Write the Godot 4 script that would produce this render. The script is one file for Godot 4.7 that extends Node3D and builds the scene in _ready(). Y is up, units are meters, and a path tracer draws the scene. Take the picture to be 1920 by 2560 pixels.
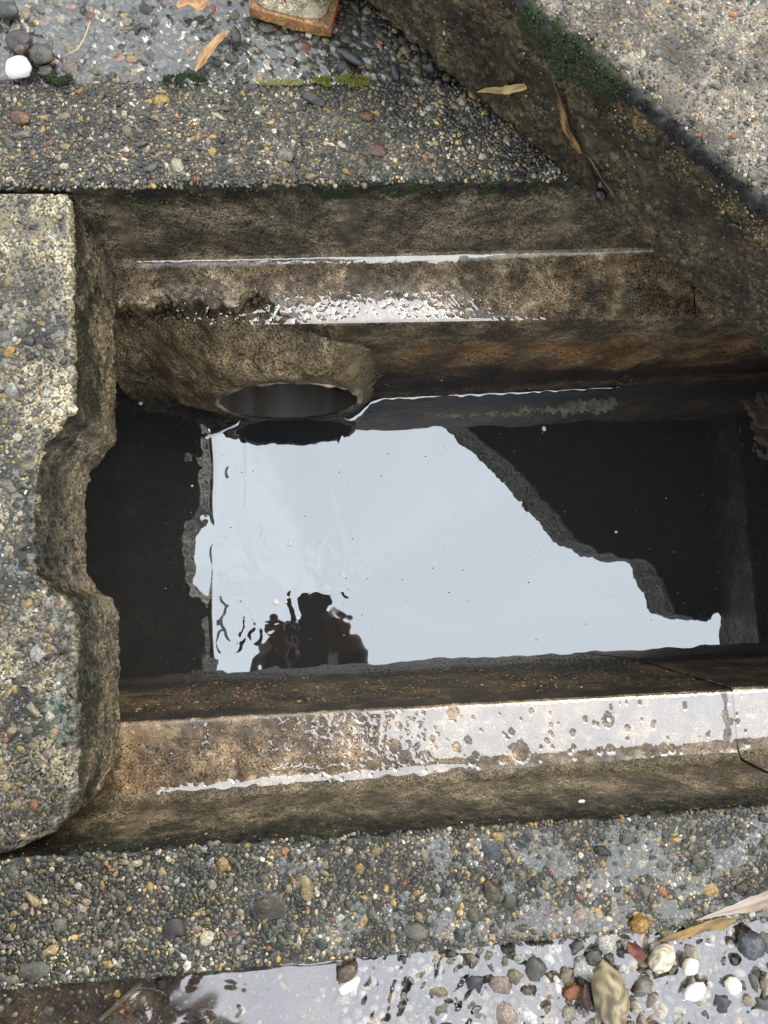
extends Node3D
# An open concrete drain seen from above on an overcast day: two shouldered channel walls,
# a notched cover on the left, a second cover lying askew across the drain, dark water and a pipe.

const TOP := 0.303      # top of the kerbs above the water
const LEDGE := 0.2009   # the shoulders that carry the covers
var fld: Array[FastNoiseLite] = []
var M := {}
var tex := {}
var cam: Camera3D
var pebble_mesh: Array[ArrayMesh] = []
var pal: Array[Color] = []
var pal_mat: Array[StandardMaterial3D] = []


func _ready() -> void:
	# camera
	cam = Camera3D.new()
	cam.name = "camera"
	cam.transform = Transform3D(Basis(Vector3(0.99574946, 0.07719208, 0.05024327), Vector3(0.04155793, 0.11026935, -0.99303253), Vector3(-0.08219454, 0.99089962, 0.1065927)).orthonormalized(), Vector3(0, 0.8, 0))
	cam.fov = 67.3
	cam.near = 0.01
	cam.far = 300.0
	add_child(cam)
	cam.current = true
	# overcast sky, brighter overhead than at the horizon, and a faint soft sun behind it
	var env := Environment.new()
	var sky_m := ProceduralSkyMaterial.new()
	sky_m.sky_top_color = Color(0.86, 0.895, 0.93)
	sky_m.sky_horizon_color = Color(0.86, 0.88, 0.90)
	sky_m.sky_curve = 0.6
	sky_m.ground_bottom_color = Color(0.25, 0.24, 0.22)
	sky_m.ground_horizon_color = Color(0.5, 0.5, 0.5)
	sky_m.sun_angle_max = 1.0
	var cloud := FastNoiseLite.new()
	cloud.seed = 4
	cloud.frequency = 0.011
	cloud.fractal_octaves = 4
	var cover := cloud.get_seamless_image(512, 256)
	cover.convert(Image.FORMAT_RGB8)
	sky_m.sky_cover = ImageTexture.create_from_image(cover)
	sky_m.sky_cover_modulate = Color(0.42, 0.42, 0.40)
	var sky := Sky.new()
	sky.sky_material = sky_m
	env.background_mode = Environment.BG_SKY
	env.sky = sky
	env.ambient_light_source = Environment.AMBIENT_SOURCE_SKY
	env.tonemap_mode = Environment.TONE_MAPPER_LINEAR
	env.tonemap_exposure = 3.0
	env.sdfgi_enabled = true
	env.ssao_enabled = true
	env.ssil_enabled = true
	var we := WorldEnvironment.new()
	we.name = "environment"
	we.environment = env
	add_child(we)
	var sun := DirectionalLight3D.new()
	sun.name = "sun"
	sun.light_color = Color(1.0, 0.95, 0.86)
	sun.light_energy = 0.35
	sun.light_angular_distance = 38.0
	sun.shadow_enabled = true
	sun.sky_mode = DirectionalLight3D.SKY_MODE_LIGHT_ONLY
	add_child(sun)
	sun.look_at_from_position(Vector3(0.75, 1.3, -0.75), Vector3.ZERO)

	for k in 8:
		var f := FastNoiseLite.new()
		f.noise_type = FastNoiseLite.TYPE_SIMPLEX_SMOOTH
		f.seed = 100 + k * 17
		f.frequency = 1.0
		f.fractal_type = FastNoiseLite.FRACTAL_NONE
		fld.append(f)
	make_materials()
	make_pebbles()
	build_ground()
	build_drain()
	build_water()
	build_pipe()
	build_covers()
	build_films()
	build_loose()
	build_person()

# ------------------------------------------------------------------ ground on both sides of the drain
func ground_y(p: Vector3) -> float:
	if p.z < 0.0: return 0.296 + 0.0012 * n3(0, p, 30.0) + 0.0006 * n3(1, p, 90.0)
	return 0.287 + 0.0022 * n3(2, p, 22.0) + 0.0008 * n3(1, p, 90.0) + 0.0050 * ss(0.0, 0.06, p.x) * ss(0.40, 0.36, p.z)

func build_ground() -> void:
	var root := thing("ground", "gravelly wet ground along both sides of the drain", "", Vector3(0, 0.28, 0))
	root.set_meta("kind", "structure")
	var xs := ladder([-60.0, -4.0, -0.8, -0.3, 0.45, 0.9, 4.0, 60.0], [4, 6, 40, 200, 40, 6, 4])
	for far in 2:
		var zs := ladder([-60.0, -4.0, -0.9, -0.55, -0.3545], [4, 6, 12, 50]) if far == 0 else ladder([0.2215, 0.36, 0.8, 4.0, 60.0], [40, 30, 6, 4])
		var v := PackedVector3Array()
		var c := PackedColorArray()
		for x in xs:
			for z in zs:
				var p := Vector3(x, 0, z)
				p.y = ground_y(p)
				v.append(p)
				var a := clampf(0.5 + fbm(0, p, 24.0), 0, 1)
				if far == 0: c.append(lin(92, 88, 74, 0.62).lerp(lin(64, 60, 46, 0.62), a))
				else: c.append(lin(124, 102, 72, 0.75).lerp(lin(92, 72, 48, 0.75), a))
		put(root, "ground_surface", grid_mesh(xs.size(), zs.size(), v, c), M.ground if far == 0 else M.silt)
	var at := func(a: float, b: float) -> Array:
		var p := Vector3(a, 0, b)
		p.y = ground_y(p)
		return [p, Vector3.RIGHT, Vector3.UP, Vector3.BACK]
	var g := strew(Rect2(-0.30, -0.49, 0.46, 0.134), [[0.0056, 60, 0.5], [0.0040, 500, 0.5], [0.0028, 2600, 0.5], [0.0018, 6000, 0.4], [0.0011, 9000, 0.4]], W_WET, 11, at, -0.1, 0.5, 0.72)
	var h := strew(Rect2(-0.30, 0.223, 0.36, 0.11), [[0.0032, 90, 0.6], [0.0020, 500, 0.5], [0.0012, 1800, 0.4]], W_DARK, 13, at, -0.3, 0.7)
	var k := strew(Rect2(0.0, 0.224, 0.36, 0.11), [[0.0066, 50, 0.5], [0.0044, 340, 0.5], [0.0030, 1900, 0.5], [0.002, 4500, 0.4]], W_WHITE, 17, at, 0.25, 0.75)
	# the same gravel goes on along the drain
	for far_x in [-0.85, 0.36]:
		k += strew(Rect2(far_x, 0.223, 0.55, 0.12), [[0.0050, 300, 0.5], [0.0032, 1300, 0.5], [0.002, 2500, 0.4]], W_WHITE, 41, at, 0.1, 0.75)
		k += strew(Rect2(far_x - 0.2 * float(far_x > 0.0), -0.50, 0.55, 0.144), [[0.0042, 300, 0.5], [0.0028, 1500, 0.5], [0.0018, 3500, 0.4]], W_WET, 43, at, -0.1, 0.5)
	commit_grains(root, g + h + k, 300, "gravel", M.grain)

# ------------------------------------------------------------------ the drain itself
func build_drain() -> void:
	var near := ladder([-2.4, -1.2, -0.6, -0.33, 0.3188], [3, 4, 10, 250])
	var a := build_channel("drain_channel", "long brown concrete drain channel holding dark water and the pipe mouth", near, 0.0, 0.0)
	var beyond := ladder([0.3200, 0.62, 1.2, 2.4], [110, 10, 4])
	build_channel("drain_channel", "next concrete drain length beyond the muddy joint, right of the long one", beyond, -0.0012, -0.0001)
	var on_far := func(x: float, z: float) -> Array:
		if z > line(-0.2782, -0.0101, x) - 0.001 + 0.002 * n3(0, Vector3(x, 0, z), 80.0) or z < -0.353: return []
		return [wear(Vector3(x, lerpf(TOP - 0.003, TOP, (z + 0.3535) / 0.0753), z), 0), Vector3.RIGHT, Vector3.UP, Vector3.BACK]
	var on_near := func(x: float, z: float) -> Array:
		if z < line(0.1470, 0.0061, x) + 0.001 + 0.002 * n3(0, Vector3(x, 0, z), 80.0) or z > 0.2205: return []
		return [wear(Vector3(x, lerpf(TOP, TOP - 0.003, (z - 0.147) / 0.0739), z), 8), Vector3.RIGHT, Vector3.UP, Vector3.BACK]
	var g := strew(Rect2(-0.30, -0.354, 0.60, 0.078), [[0.0046, 26, 0.7], [0.0027, 200, 0.5], [0.0018, 3200, 0.5], [0.0012, 14000, 0.5], [0.0008, 30000, 0.5]], W_MIX, 3, on_far, -0.02, 0.6, 0.72)
	g += strew(Rect2(-0.30, 0.146, 0.62, 0.076), [[0.0072, 10, 0.5], [0.0040, 90, 0.6], [0.0025, 800, 0.5], [0.0017, 5200, 0.5], [0.0011, 16000, 0.5], [0.0007, 24000, 0.5]], W_MIX, 5, on_near, -0.2, 0.58, 0.72)
	for far_x in [-0.85, 0.32]:
		g += strew(Rect2(far_x, 0.146, 0.55, 0.076), [[0.0025, 600, 0.5], [0.0017, 4000, 0.5], [0.0011, 9000, 0.5]], W_MIX, 45, on_near, -0.2, 0.58, 0.72)
		g += strew(Rect2(far_x - 0.02, -0.354, 0.57, 0.078), [[0.0025, 300, 0.5], [0.0017, 3000, 0.5], [0.0011, 9000, 0.5]], W_MIX, 47, on_far, -0.1, 0.6, 0.72)
	# grains showing in the inner faces above the water
	var on_wall := func(x: float, y: float) -> Array:
		var z := line(-0.2062, -0.0217, x) - 0.0119 * y / LEDGE + 0.0004
		if y > 0.155 + 0.02 * n3(0, Vector3(x, y, 0), 30.0): return []
		return [Vector3(x, y, z), Vector3.RIGHT, Vector3.BACK, Vector3.DOWN]
	g += strew(Rect2(0.05, 0.004, 0.3, 0.16), [[0.0022, 160, 0.7], [0.0013, 1200, 0.5], [0.0008, 2600, 0.5]], W_DARK, 7, on_wall, -0.75, 0.6, 1.2)
	var on_wall2 := func(x: float, y: float) -> Array:
		var z := line(0.0781, 0.0076, x) + 0.0077 * y / LEDGE - 0.0004
		if y > 0.16 + 0.02 * n3(0, Vector3(x, y, 0), 30.0): return []
		return [Vector3(x, y, z), Vector3.LEFT, Vector3.FORWARD, Vector3.DOWN]
	g += strew(Rect2(-0.16, 0.004, 0.6, 0.17), [[0.0020, 160, 0.7], [0.0012, 1600, 0.5], [0.0008, 3200, 0.5]], W_DARK, 9, on_wall2, -0.75, 0.6, 1.2)
	var on_far_side := func(x: float, y: float) -> Array:
		var t := (y - LEDGE) / (TOP - LEDGE)
		if n3(0, Vector3(x, y, 0), 40.0) < 0.25 - 0.9 * ss(0.75, 1.0, t): return []
		return [wear(Vector3(x, y, lerpf(line(-0.2744, -0.0051, x), line(-0.2782, -0.0101, x), t)), 1), Vector3.RIGHT, Vector3.BACK, Vector3.DOWN]
	g += strew(Rect2(-0.16, 0.212, 0.42, 0.088), [[0.0011, 500, 0.6], [0.0006, 3000, 0.5]], W_DARK, 15, on_far_side, -0.6, 0.6, 1.2)
	var on_near_side := func(x: float, y: float) -> Array:
		var t := (y - LEDGE) / (TOP - LEDGE)
		if n3(0, Vector3(x, y, 5), 40.0) < 0.3 - 0.9 * ss(0.75, 1.0, t): return []
		return [wear(Vector3(x, y, lerpf(line(0.1427, -0.0017, x), line(0.1470, 0.0061, x), t)), 7), Vector3.LEFT, Vector3.FORWARD, Vector3.DOWN]
	g += strew(Rect2(-0.2, 0.212, 0.5, 0.088), [[0.0011, 500, 0.6], [0.0006, 3000, 0.5]], W_DARK, 19, on_near_side, -0.6, 0.6, 1.2)
	commit_grains(a, g, 300, "fine_aggregate", M.grain)

# ------------------------------------------------------------------ pipe with its mortar
const PIPE := Vector2(-0.0255, 0.0672)

func build_pipe() -> void:
	var root := thing("drain_pipe", "round grey plastic pipe mouth set in rough tan mortar in the far wall", "pipe", Vector3(PIPE.x, PIPE.y, -0.2))
	var grey := M.plain.duplicate() as StandardMaterial3D
	grey.resource_name = "grey_pipe_plastic"
	grey.roughness = 0.32
	var rim: StandardMaterial3D = M.plain
	# wall of the pipe: mouth, inside, far end
	var prof := [[0.0708, -0.207], [0.0708, -0.1898], [0.0698, -0.1886], [0.0668, -0.1884], [0.0656, -0.1898], [0.0654, -0.24], [0.0658, -0.32], [0.0658, -0.60]]
	for half in 2:
		var v := PackedVector3Array()
		var pc := PackedColorArray()
		var rows := prof.slice(0, 5) if half == 0 else prof.slice(4)
		var ns := 96
		for i in ns + 1:
			var a := TAU * i / ns
			for q in rows:
				var r: float = q[0]
				if half == 0: r += 0.0011 * n3(0, Vector3(cos(a), sin(a), q[1] * 10.0), 4.0) + 0.0005 * n3(1, Vector3(cos(a), sin(a), q[1] * 30.0), 16.0)
				v.append(Vector3(PIPE.x + cos(a) * r, PIPE.y + sin(a) * r, q[1] + (0.0016 * n3(1, Vector3(cos(a), sin(a), 0), 5.0) + 0.0007 * n3(2, Vector3(cos(a), sin(a), 0), 21.0) if half == 0 else 0.0)))
				var t := clampf(0.5 + 0.9 * n3(3, Vector3(cos(a) * 3.2, sin(a) * 3.2, q[1] * 3.0), 1.0), 0, 1)
				var silted := ss(-0.45, -0.8, sin(a) + 0.15 * n3(5, Vector3(cos(a) * 6.0, sin(a) * 6.0, 0), 1.0))
				pc.append((lin(190, 176, 148, 1.0).lerp(lin(84, 74, 58, 0.8), t).lerp(lin(52, 46, 38, 0.6), silted)) if half == 0 else (lin(108, 104, 98, 0.75).lerp(lin(84, 79, 71, 0.72), t)))
		put(root, "pipe_rim" if half == 0 else "pipe_wall", grid_mesh(ns + 1, rows.size(), v, pc), rim if half == 0 else grey)
	# mortar: a lumpy face leaning out from the broken shoulder to the mouth
	var nr := 70
	var na := 260
	var v := PackedVector3Array()
	var c := PackedColorArray()
	for i in na + 1:
		var a := -TAU * i / na
		var d := Vector2(cos(a), sin(a))
		var x1 := (0.075 if d.x > 0.0 else -0.19) - PIPE.x
		var y1 := (0.186 if d.y > 0.0 else -0.06) - PIPE.y
		var reach := minf(x1 / d.x if absf(d.x) > 0.001 else 9.0, y1 / d.y if absf(d.y) > 0.001 else 9.0)
		for j in nr + 1:
			var rho := lerpf(0.0698, reach, pow(j / float(nr), 1.15))
			var p := Vector3(PIPE.x + d.x * rho, PIPE.y + d.y * rho, 0)
			var base := lerpf(-0.2055, -0.2445, clampf(p.y / 0.19, 0, 1)) - 0.006 * ss(-0.06, -0.15, p.x) * ss(0.05, 0.0, p.y)
			var right := ss(0.03, 0.07, p.x)
			base = lerpf(base, line(-0.2062, -0.0217, p.x) - 0.0119 * p.y / LEDGE - 0.004, right)
			var out := ss(0.075, 0.0, rho - 0.0698) * (1.0 - ss(0.030, 0.074, p.x))
			var z := lerpf(base, -0.1890, out if rho > 0.0699 else 1.0)
			var lump := 0.0042 * n3(0, p, 26.0) + 0.0022 * n3(1, p, 70.0) + 0.0008 * n3(2, p, 190.0)
			# trowel drag marks run slantwise
			lump += 0.0012 * n3(3, Vector3(p.x * 0.5 + p.y * 0.9, p.x * 0.2, 0), 110.0)
			var hollow := ss(0.150, 0.180, p.y + 0.012 * n3(4, p, 40.0))
			z += lump * ss(0.0, 0.02, rho - 0.0698) - 0.016 * hollow
			v.append(Vector3(p.x, p.y, z))
			var t := fbm(0, p, 36.0)
			var col := lin(180, 156, 120, 1.25).lerp(lin(138, 116, 84, 1.25), clampf(0.5 + t * 1.2, 0, 1))
			col = col.lerp(lin(200, 178, 140, 1.0), 0.7 * ss(0.1, 0.45, fbm(2, p, 50.0) + 0.35 * ss(0.05, 0.0, rho - 0.07)))
			col = col.lerp(lin(60, 48, 34, 0.65), 0.7 * ss(0.03, 0.008, p.y + 0.008 * t))
			c.append(col)
	put(root, "mortar_collar", grid_mesh(na + 1, nr + 1, v, c), M.mortar)
	# stones laid bare where the shoulder broke
	var rng := RandomNumberGenerator.new()
	rng.seed = 77
	for i in 60:
		var x := -0.15 + 0.14 * rng.randf()
		var s := 0.0025 + 0.0055 * pow(rng.randf(), 2.0)
		var y := 0.140 + 0.056 * rng.randf()
		var o := put(root, "broken_stone", rock(Vector3(s, s * 0.8, s * 0.9), rng.randf() * TAU, 300 + i, 0.5, lin(128, 106, 72, 0.6), lin(84, 66, 44, 0.6)), M.grain)
		o.position += Vector3(x, y, -0.2475 + 0.010 * rng.randf())
	var nut := put(root, "orange_pebble", rock(Vector3(0.006, 0.0042, 0.0044), 0.4, 41, 0.2, lin(196, 120, 62, 0.7), lin(170, 96, 50, 0.7)), M.grain)
	nut.position += Vector3(-0.0215, 0.198, -0.2235)
	# the far bend of the pipe, of the same plastic
	var back := PackedVector3Array()
	for i in 33:
		var a := TAU * i / 32.0
		for j in 2: back.append(Vector3(PIPE.x + cos(a) * 0.068 * (1 - j), PIPE.y + sin(a) * 0.068 * (1 - j), -0.599))
	put(root, "pipe_end", grid_mesh(33, 2, back), plain_mat("grey_pipe_bend", lin(108, 104, 98, 0.75), 0.5))

# ------------------------------------------------------------------ the covers
func build_covers() -> void:
	# the notched cover on the left, resting on the shoulders
	var a := thing("drain_cover", "pebbly concrete drain cover with a lifting notch, seated in the channel at the left", "drain cover", Vector3(-0.37, LEDGE, -0.066), "concrete drain covers")
	var top_c := func(p: Vector3) -> Color:
		var t := fbm(0, p, 22.0)
		var c := lin(168, 156, 124, 0.7).lerp(lin(104, 100, 80, 0.7), clampf(0.5 + t, 0, 1))
		var pale := clampf(ss(-0.2, 0.5, fbm(3, p, 30.0) + 0.7 * ss(-0.185, -0.160, p.x) * ss(0.02, -0.06, p.z) + 0.8 * ss(-0.20, -0.26, p.z)) - 0.1, 0, 1)
		c = c.lerp(lin(232, 216, 176, 0.75), 0.9 * pale)
		c = c.lerp(lin(60, 62, 34, 0.6), 0.75 * ss(0.05, 0.3, t + 0.5 * ss(-0.172, -0.180, p.x) * ss(0.0, -0.02, p.z) * ss(-0.13, -0.11, p.z) - 0.2))
		return c.lerp(lin(150, 172, 150, 0.6), 0.7 * ss(0.012, 0.006, Vector2(p.x + 0.165, (p.z - 0.066) * 0.7).length() + 0.004 * n3(1, p, 200.0)))
	var side_c := func(p: Vector3) -> Color:
		var t := fbm(0, p, 26.0)
		var c := lin(158, 144, 116, 1.25).lerp(lin(110, 102, 78, 1.25), clampf(0.5 + t * 1.2, 0, 1))
		c = c.lerp(lin(172, 154, 124, 1.2), 0.7 * ss(0.27, 0.23, p.y + 0.02 * t))
		c = c.lerp(lin(58, 62, 30, 0.6), 0.8 * ss(0.24, 0.29, p.y + 0.04 * t))
		return c.lerp(lin(44, 46, 26, 0.6), 0.7 * ss(0.1, 0.4, fbm(2, p, 60.0)))
	build_cover(a, Vector3(-0.154, LEDGE + 0.0004, 0), Vector3.BACK, Vector3.RIGHT, -0.273, 0.1415, 0.0, 0.44, TOP - LEDGE + 0.001, 320, block_cut, top_c, side_c, M.cover, 0.0042, 0.0013)
	var on_a := func(x: float, z: float) -> Array:
		var e := -0.154 - block_cut(z, 1.0)
		if x > e - 0.004: return []
		if x > e - 0.014 and n3(0, Vector3(x, 0, z), 90.0) > -0.15: return []
		if z < -0.235 and n3(1, Vector3(x, 0, z), 60.0) > -0.1: return []
		return [Vector3(x, TOP + 0.0013, z), Vector3.RIGHT, Vector3.UP, Vector3.BACK]
	var g := strew(Rect2(-0.30, -0.272, 0.147, 0.413), [[0.0068, 12, 0.5], [0.0042, 130, 0.6], [0.0027, 600, 0.5], [0.0018, 3600, 0.5], [0.0011, 14000, 0.5]], W_PALE, 23, on_a, -0.2, 0.62)
	g += strew(Rect2(-0.58, -0.268, 0.28, 0.406), [[0.0042, 200, 0.6], [0.0027, 1000, 0.5], [0.0018, 6000, 0.5], [0.0011, 9000, 0.5]], W_PALE, 49, on_a, -0.2, 0.62)
	commit_grains(a, g, 300, "fine_aggregate", M.grain)
	# the cover lying askew across the drain
	var b := thing("drain_cover", "thick mossy concrete cover lying askew across the drain at the upper right", "drain cover", Vector3(0.4, 0.306, -0.35), "concrete drain covers")
	var top_s := func(p: Vector3) -> Color:
		var off: float = -(p - SLAB_O).dot(SLAB_N) - slab_cut((p - SLAB_O).dot(SLAB_D), 1.0)
		var t := fbm(0, p, 30.0)
		var c := lin(210, 198, 180, 0.66).lerp(lin(160, 150, 136, 0.66), clampf(0.5 + t, 0, 1))
		var m := ss(0.0085, 0.0045, off + 0.003 * n3(1, p, 45.0) + 0.005 * n3(2, p, 170.0))
		return c.lerp(lin(40, 38, 32, 0.6), 0.92 * m)
	var side_s := func(p: Vector3) -> Color:
		var t := fbm(0, p, 24.0)
		var c := lin(122, 108, 80, 0.88).lerp(lin(84, 75, 53, 0.88), clampf(0.5 + t * 1.3, 0, 1))
		c = c.lerp(lin(150, 132, 98, 0.95), 0.7 * ss(0.15, 0.5, fbm(3, p, 70.0)))
		var s := (p - SLAB_O).dot(SLAB_D)
		var band := ss(0.373, 0.385, p.y + 0.007 * n3(1, p, 60.0)) * ss(0.398, 0.392, p.y + 0.004 * n3(2, p, 90.0)) * ss(0.15, 0.19, s)
		c = c.lerp(lin(190, 162, 106, 0.7), 0.8 * band * ss(-0.3, 0.2, n3(3, p, 60.0)))
		c = c.lerp(lin(34, 32, 26, 0.6), 0.9 * ss(0.395, 0.402, p.y + 0.004 * n3(4, p, 80.0)))
		return c.lerp(lin(56, 34, 24, 0.7), 0.8 * ss(0.012, 0.006, Vector2(s - 0.262, (p.y - 0.353) * 1.6).length() + 0.004 * n3(5, p, 160.0)))
	build_cover(b, SLAB_O, SLAB_D, SLAB_N, -0.12, 0.706, 0.28, 0.45, 0.0985, 420, slab_cut, top_s, side_s, M.dry, 0.007, 0.0014)
	var on_b := func(s: float, t: float) -> Array:
		if t < slab_cut(s, 1.0) + 0.006: return []
		return [SLAB_O + SLAB_D * s - SLAB_N * t + Vector3(0, 0.0983, 0), SLAB_D, Vector3.UP, -SLAB_N]
	g = strew(Rect2(0.06, 0.0, 0.36, 0.2), [[0.0024, 300, 0.5], [0.0015, 4200, 0.4], [0.0010, 14000, 0.4], [0.0007, 16000, 0.4]], W_PALE, 29, on_b, -0.15, 0.7)
	var on_rest := func(s: float, t: float) -> Array:
		if s > 0.06 and s < 0.42 and t < 0.2 or s > 0.69 + 0.28 * t: return []
		return on_b.call(s, t)
	g += strew(Rect2(-0.11, 0.0, 0.92, 0.445), [[0.0024, 1200, 0.5], [0.0015, 14000, 0.4], [0.0010, 26000, 0.4]], W_PALE, 51, on_rest, -0.15, 0.7)
	var on_side := func(s: float, y: float) -> Array:
		if y < 0.306 + 0.09 * ss(-0.35, 0.45, n3(0, Vector3(s, y, 0), 24.0)): return []
		return [slab_point(s, y, 0.0006), SLAB_D, SLAB_N, Vector3.DOWN]
	g += strew(Rect2(0.0, 0.31, 0.42, 0.092), [[0.0016, 60, 0.6], [0.0009, 900, 0.5]], W_DARK, 31, on_side, -0.6, 0.6, 1.6)
	var on_edge := func(s: float, y: float) -> Array:
		if n3(3, Vector3(s, y, 0), 60.0) < -0.1: return []
		return [slab_point(s, y, 0.0008), SLAB_D, SLAB_N, Vector3.DOWN]
	g += strew(Rect2(0.15, 0.376, 0.27, 0.022), [[0.0011, 60, 0.6], [0.0006, 900, 0.5]], W_PALE, 33, on_edge, -0.5, 0.6)
	commit_grains(b, g, 300, "fine_aggregate", M.grain_dry)
	# the next cover, seated farther along, which closes the drain and carries the askew one
	var d := thing("drain_cover", "concrete drain cover seated in the channel farther right, under the askew one", "drain cover", Vector3(0.85, LEDGE, -0.066), "concrete drain covers")
	build_cover(d, Vector3(0.578, LEDGE + 0.0004, -0.066), Vector3.FORWARD, Vector3.LEFT, -0.204, 0.204, 0.0, 0.5, TOP - LEDGE + 0.001, 90, func(_s: float, _h: float) -> float: return 0.0, top_c, side_c, M.cover, 0.005, 0.001)
	commit_grains(d, strew(Rect2(0.585, -0.268, 0.2, 0.40), [[0.004, 500, 0.6], [0.0022, 3000, 0.5]], W_MIX, 37, func(x: float, z: float) -> Array: return [Vector3(x, TOP + 0.001, z), Vector3.RIGHT, Vector3.UP, Vector3.BACK], -0.2, 0.7), 0, "fine_aggregate", M.grain)

# ------------------------------------------------------------------ water lying on the concrete
func build_films() -> void:
	var pits := [[0.0942, 0.0938, 0.0042], [0.1453, 0.1256, 0.0062], [0.2166, 0.106, 0.0048], [0.0958, 0.1194, 0.0028], [0.2465, 0.1323, 0.004], [0.2595, 0.1316, 0.003], [0.266, 0.1312, 0.002], [0.2899, 0.136, 0.0028], [0.0482, 0.1157, 0.004], [0.0555, 0.1242, 0.004], [0.1999, 0.1346, 0.003], [0.2795, 0.0991, 0.002], [0.3483, 0.1281, 0.002], [0.018, 0.118, 0.004], [0.032, 0.128, 0.004]]
	var rng := RandomNumberGenerator.new()
	rng.seed = 5
	for k in 130:
		var x := -0.02 + 0.36 * pow(rng.randf(), 1.8)
		pits.append([x, 0.090 + 0.048 * rng.randf(), 0.0006 + 0.0016 * pow(rng.randf(), 2.5)])
	var shoulder := func(x: float, z: float) -> float:
		var p := Vector3(x, 0, z)
		var f := along(x, [[-0.15, -0.62], [-0.06, -0.34], [0.0, -0.02], [0.05, 0.45], [0.12, 1.1]])
		f += 0.55 * n3(0, p, 150.0) + 0.35 * n3(1, p, 330.0) + 0.25 * n3(2, p, 40.0)
		f += 1.7 * exp(-pow((z - 0.1362 + 0.0016 * n3(3, p, 40.0)) / 0.0034, 2.0)) * ss(-0.145, -0.12, x) * ss(0.13, 0.06, x)
		f += 0.9 * exp(-pow((z - 0.1265 + 0.0012 * n3(3, p, 30.0)) / 0.0014, 2.0)) * ss(-0.055, -0.04, x) * ss(0.02, 0.0, x)
		f = minf(f, (z - line(0.0872, 0.0086, x)) * 400.0 - 0.15 + 0.3 * n3(4, p, 300.0))
		f = minf(f, (line(0.1388, -0.0017, x) - 0.0035 * ss(0.16, 0.1, x) * n3(5, p, 60.0) - z) * 300.0)
		f = minf(f, (absf(x - 0.3118 + 0.0022 * n3(3, p, 50.0)) - 0.0024 - 0.0015 * n3(4, p, 90.0)) * 400.0)
		for q in pits:
			if absf(x - q[0]) < 0.012 and absf(z - q[1]) < 0.012:
				f = minf(f, (Vector2(x - q[0], (z - q[1]) * 0.85).length() + 0.25 * q[2] * n3(2, p, 350.0) - q[2]) * 500.0)
		return f
	var lie := func(x: float, z: float, f: float) -> float:
		return LEDGE + 0.00035 + 0.0016 * ss(0.1305, 0.1395, z) * ss(0.12, 0.06, x) + 0.0005 * ss(0.0, 0.5, f) + 0.00002 * n3(0, Vector3(x, 0, z), 60.0)
	var o := put(self, "ledge_water", sheet(-0.15, 0.44, 0.085, 0.144, 0.0011, shoulder, lie), M.film)
	tag(o, "sheet of rainwater with brown pits on the near ledge", "", "", "structure")
	# the far ledge: a wet patch by its inner edge, and a thread of water along the foot of the wall
	var far := func(x: float, z: float) -> float:
		var p := Vector3(x, 0, z)
		var f := -0.5 + 1.1 * exp(-pow((x - 0.05) / 0.085, 2.0)) * ss(-0.252, -0.232, z + 0.03 * (x - 0.05))
		f += 0.55 * n3(1, p, 170.0) + 0.4 * n3(2, p, 380.0)
		f += 0.5 * ss(-0.2235, -0.2195, z) * ss(-0.02, 0.02, x) * ss(0.30, 0.15, x)
		return minf(f, (line(-0.2185, 0.0044, x) - z) * 300.0)
	o = put(self, "ledge_water", sheet(-0.15, 0.32, -0.272, -0.2165, 0.0010, far, func(x: float, z: float, f: float) -> float: return LEDGE + 0.0003 + 0.0005 * ss(0.0, 0.4, f) + 0.0006 * ss(-0.2225, -0.2185, z) * 0.0), M.film)
	tag(o, "patchy wet shine along the inner edge of the far ledge", "", "", "structure")
	# water drawn up against the foot of the far wall
	var foot := func(x: float, z: float) -> float:
		var p := Vector3(x, 0, z)
		var wide := along(x, [[-0.15, 0.0], [-0.135, 0.0022], [-0.02, 0.0032], [0.06, 0.0042], [0.118, 0.0046], [0.124, 0.0015], [0.15, 0.0010], [0.165, -0.001]])
		return minf((wide + 0.0016 * n3(0, p, 60.0) + 0.0007 * n3(1, p, 190.0) - (z - line(-0.2725, -0.0051, x))) * 250.0, (z - line(-0.2725, -0.0051, x)) * 400.0 + 0.3 + 0.4 * n3(2, p, 120.0))
	o = put(self, "ledge_water", sheet(-0.15, 0.17, -0.276, -0.2625, 0.0007, foot, func(x: float, z: float, f: float) -> float: return LEDGE + 0.0003 + 0.0002 * ss(0.0, 0.3, f) + 0.0026 * pow(ss(-0.2655, -0.2735, z + 0.0051 * x), 1.3)), M.film)
	tag(o, "bright line of water along the foot of the far side wall", "", "", "structure")
	# puddles on the ground and on the pebbled kerb
	var pool := func(x: float, z: float) -> float:
		var p := Vector3(x, 0, z)
		return minf(minf((-0.3565 + 0.004 * n3(0, p, 40.0) - z) * 200.0, (z + 0.485 + 0.012 * n3(3, p, 18.0)) * 60.0), 0.6 + 0.9 * n3(1, p, 60.0) + 0.5 * n3(2, p, 150.0))
	o = put(self, "puddle", sheet(-0.32, 0.12, -0.50, -0.352, 0.0016, pool, func(x: float, z: float, f: float) -> float:
		var p := Vector3(x, 0, z)
		return 0.2967 + 0.0005 * ss(0, 0.5, f) + 0.0008 * n3(3, p, 110.0) + 0.0005 * n3(4, p, 230.0)), M.film_thin)
	tag(o, "thin sheet of water over the pebbles above the far kerb", "", "", "structure")
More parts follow.
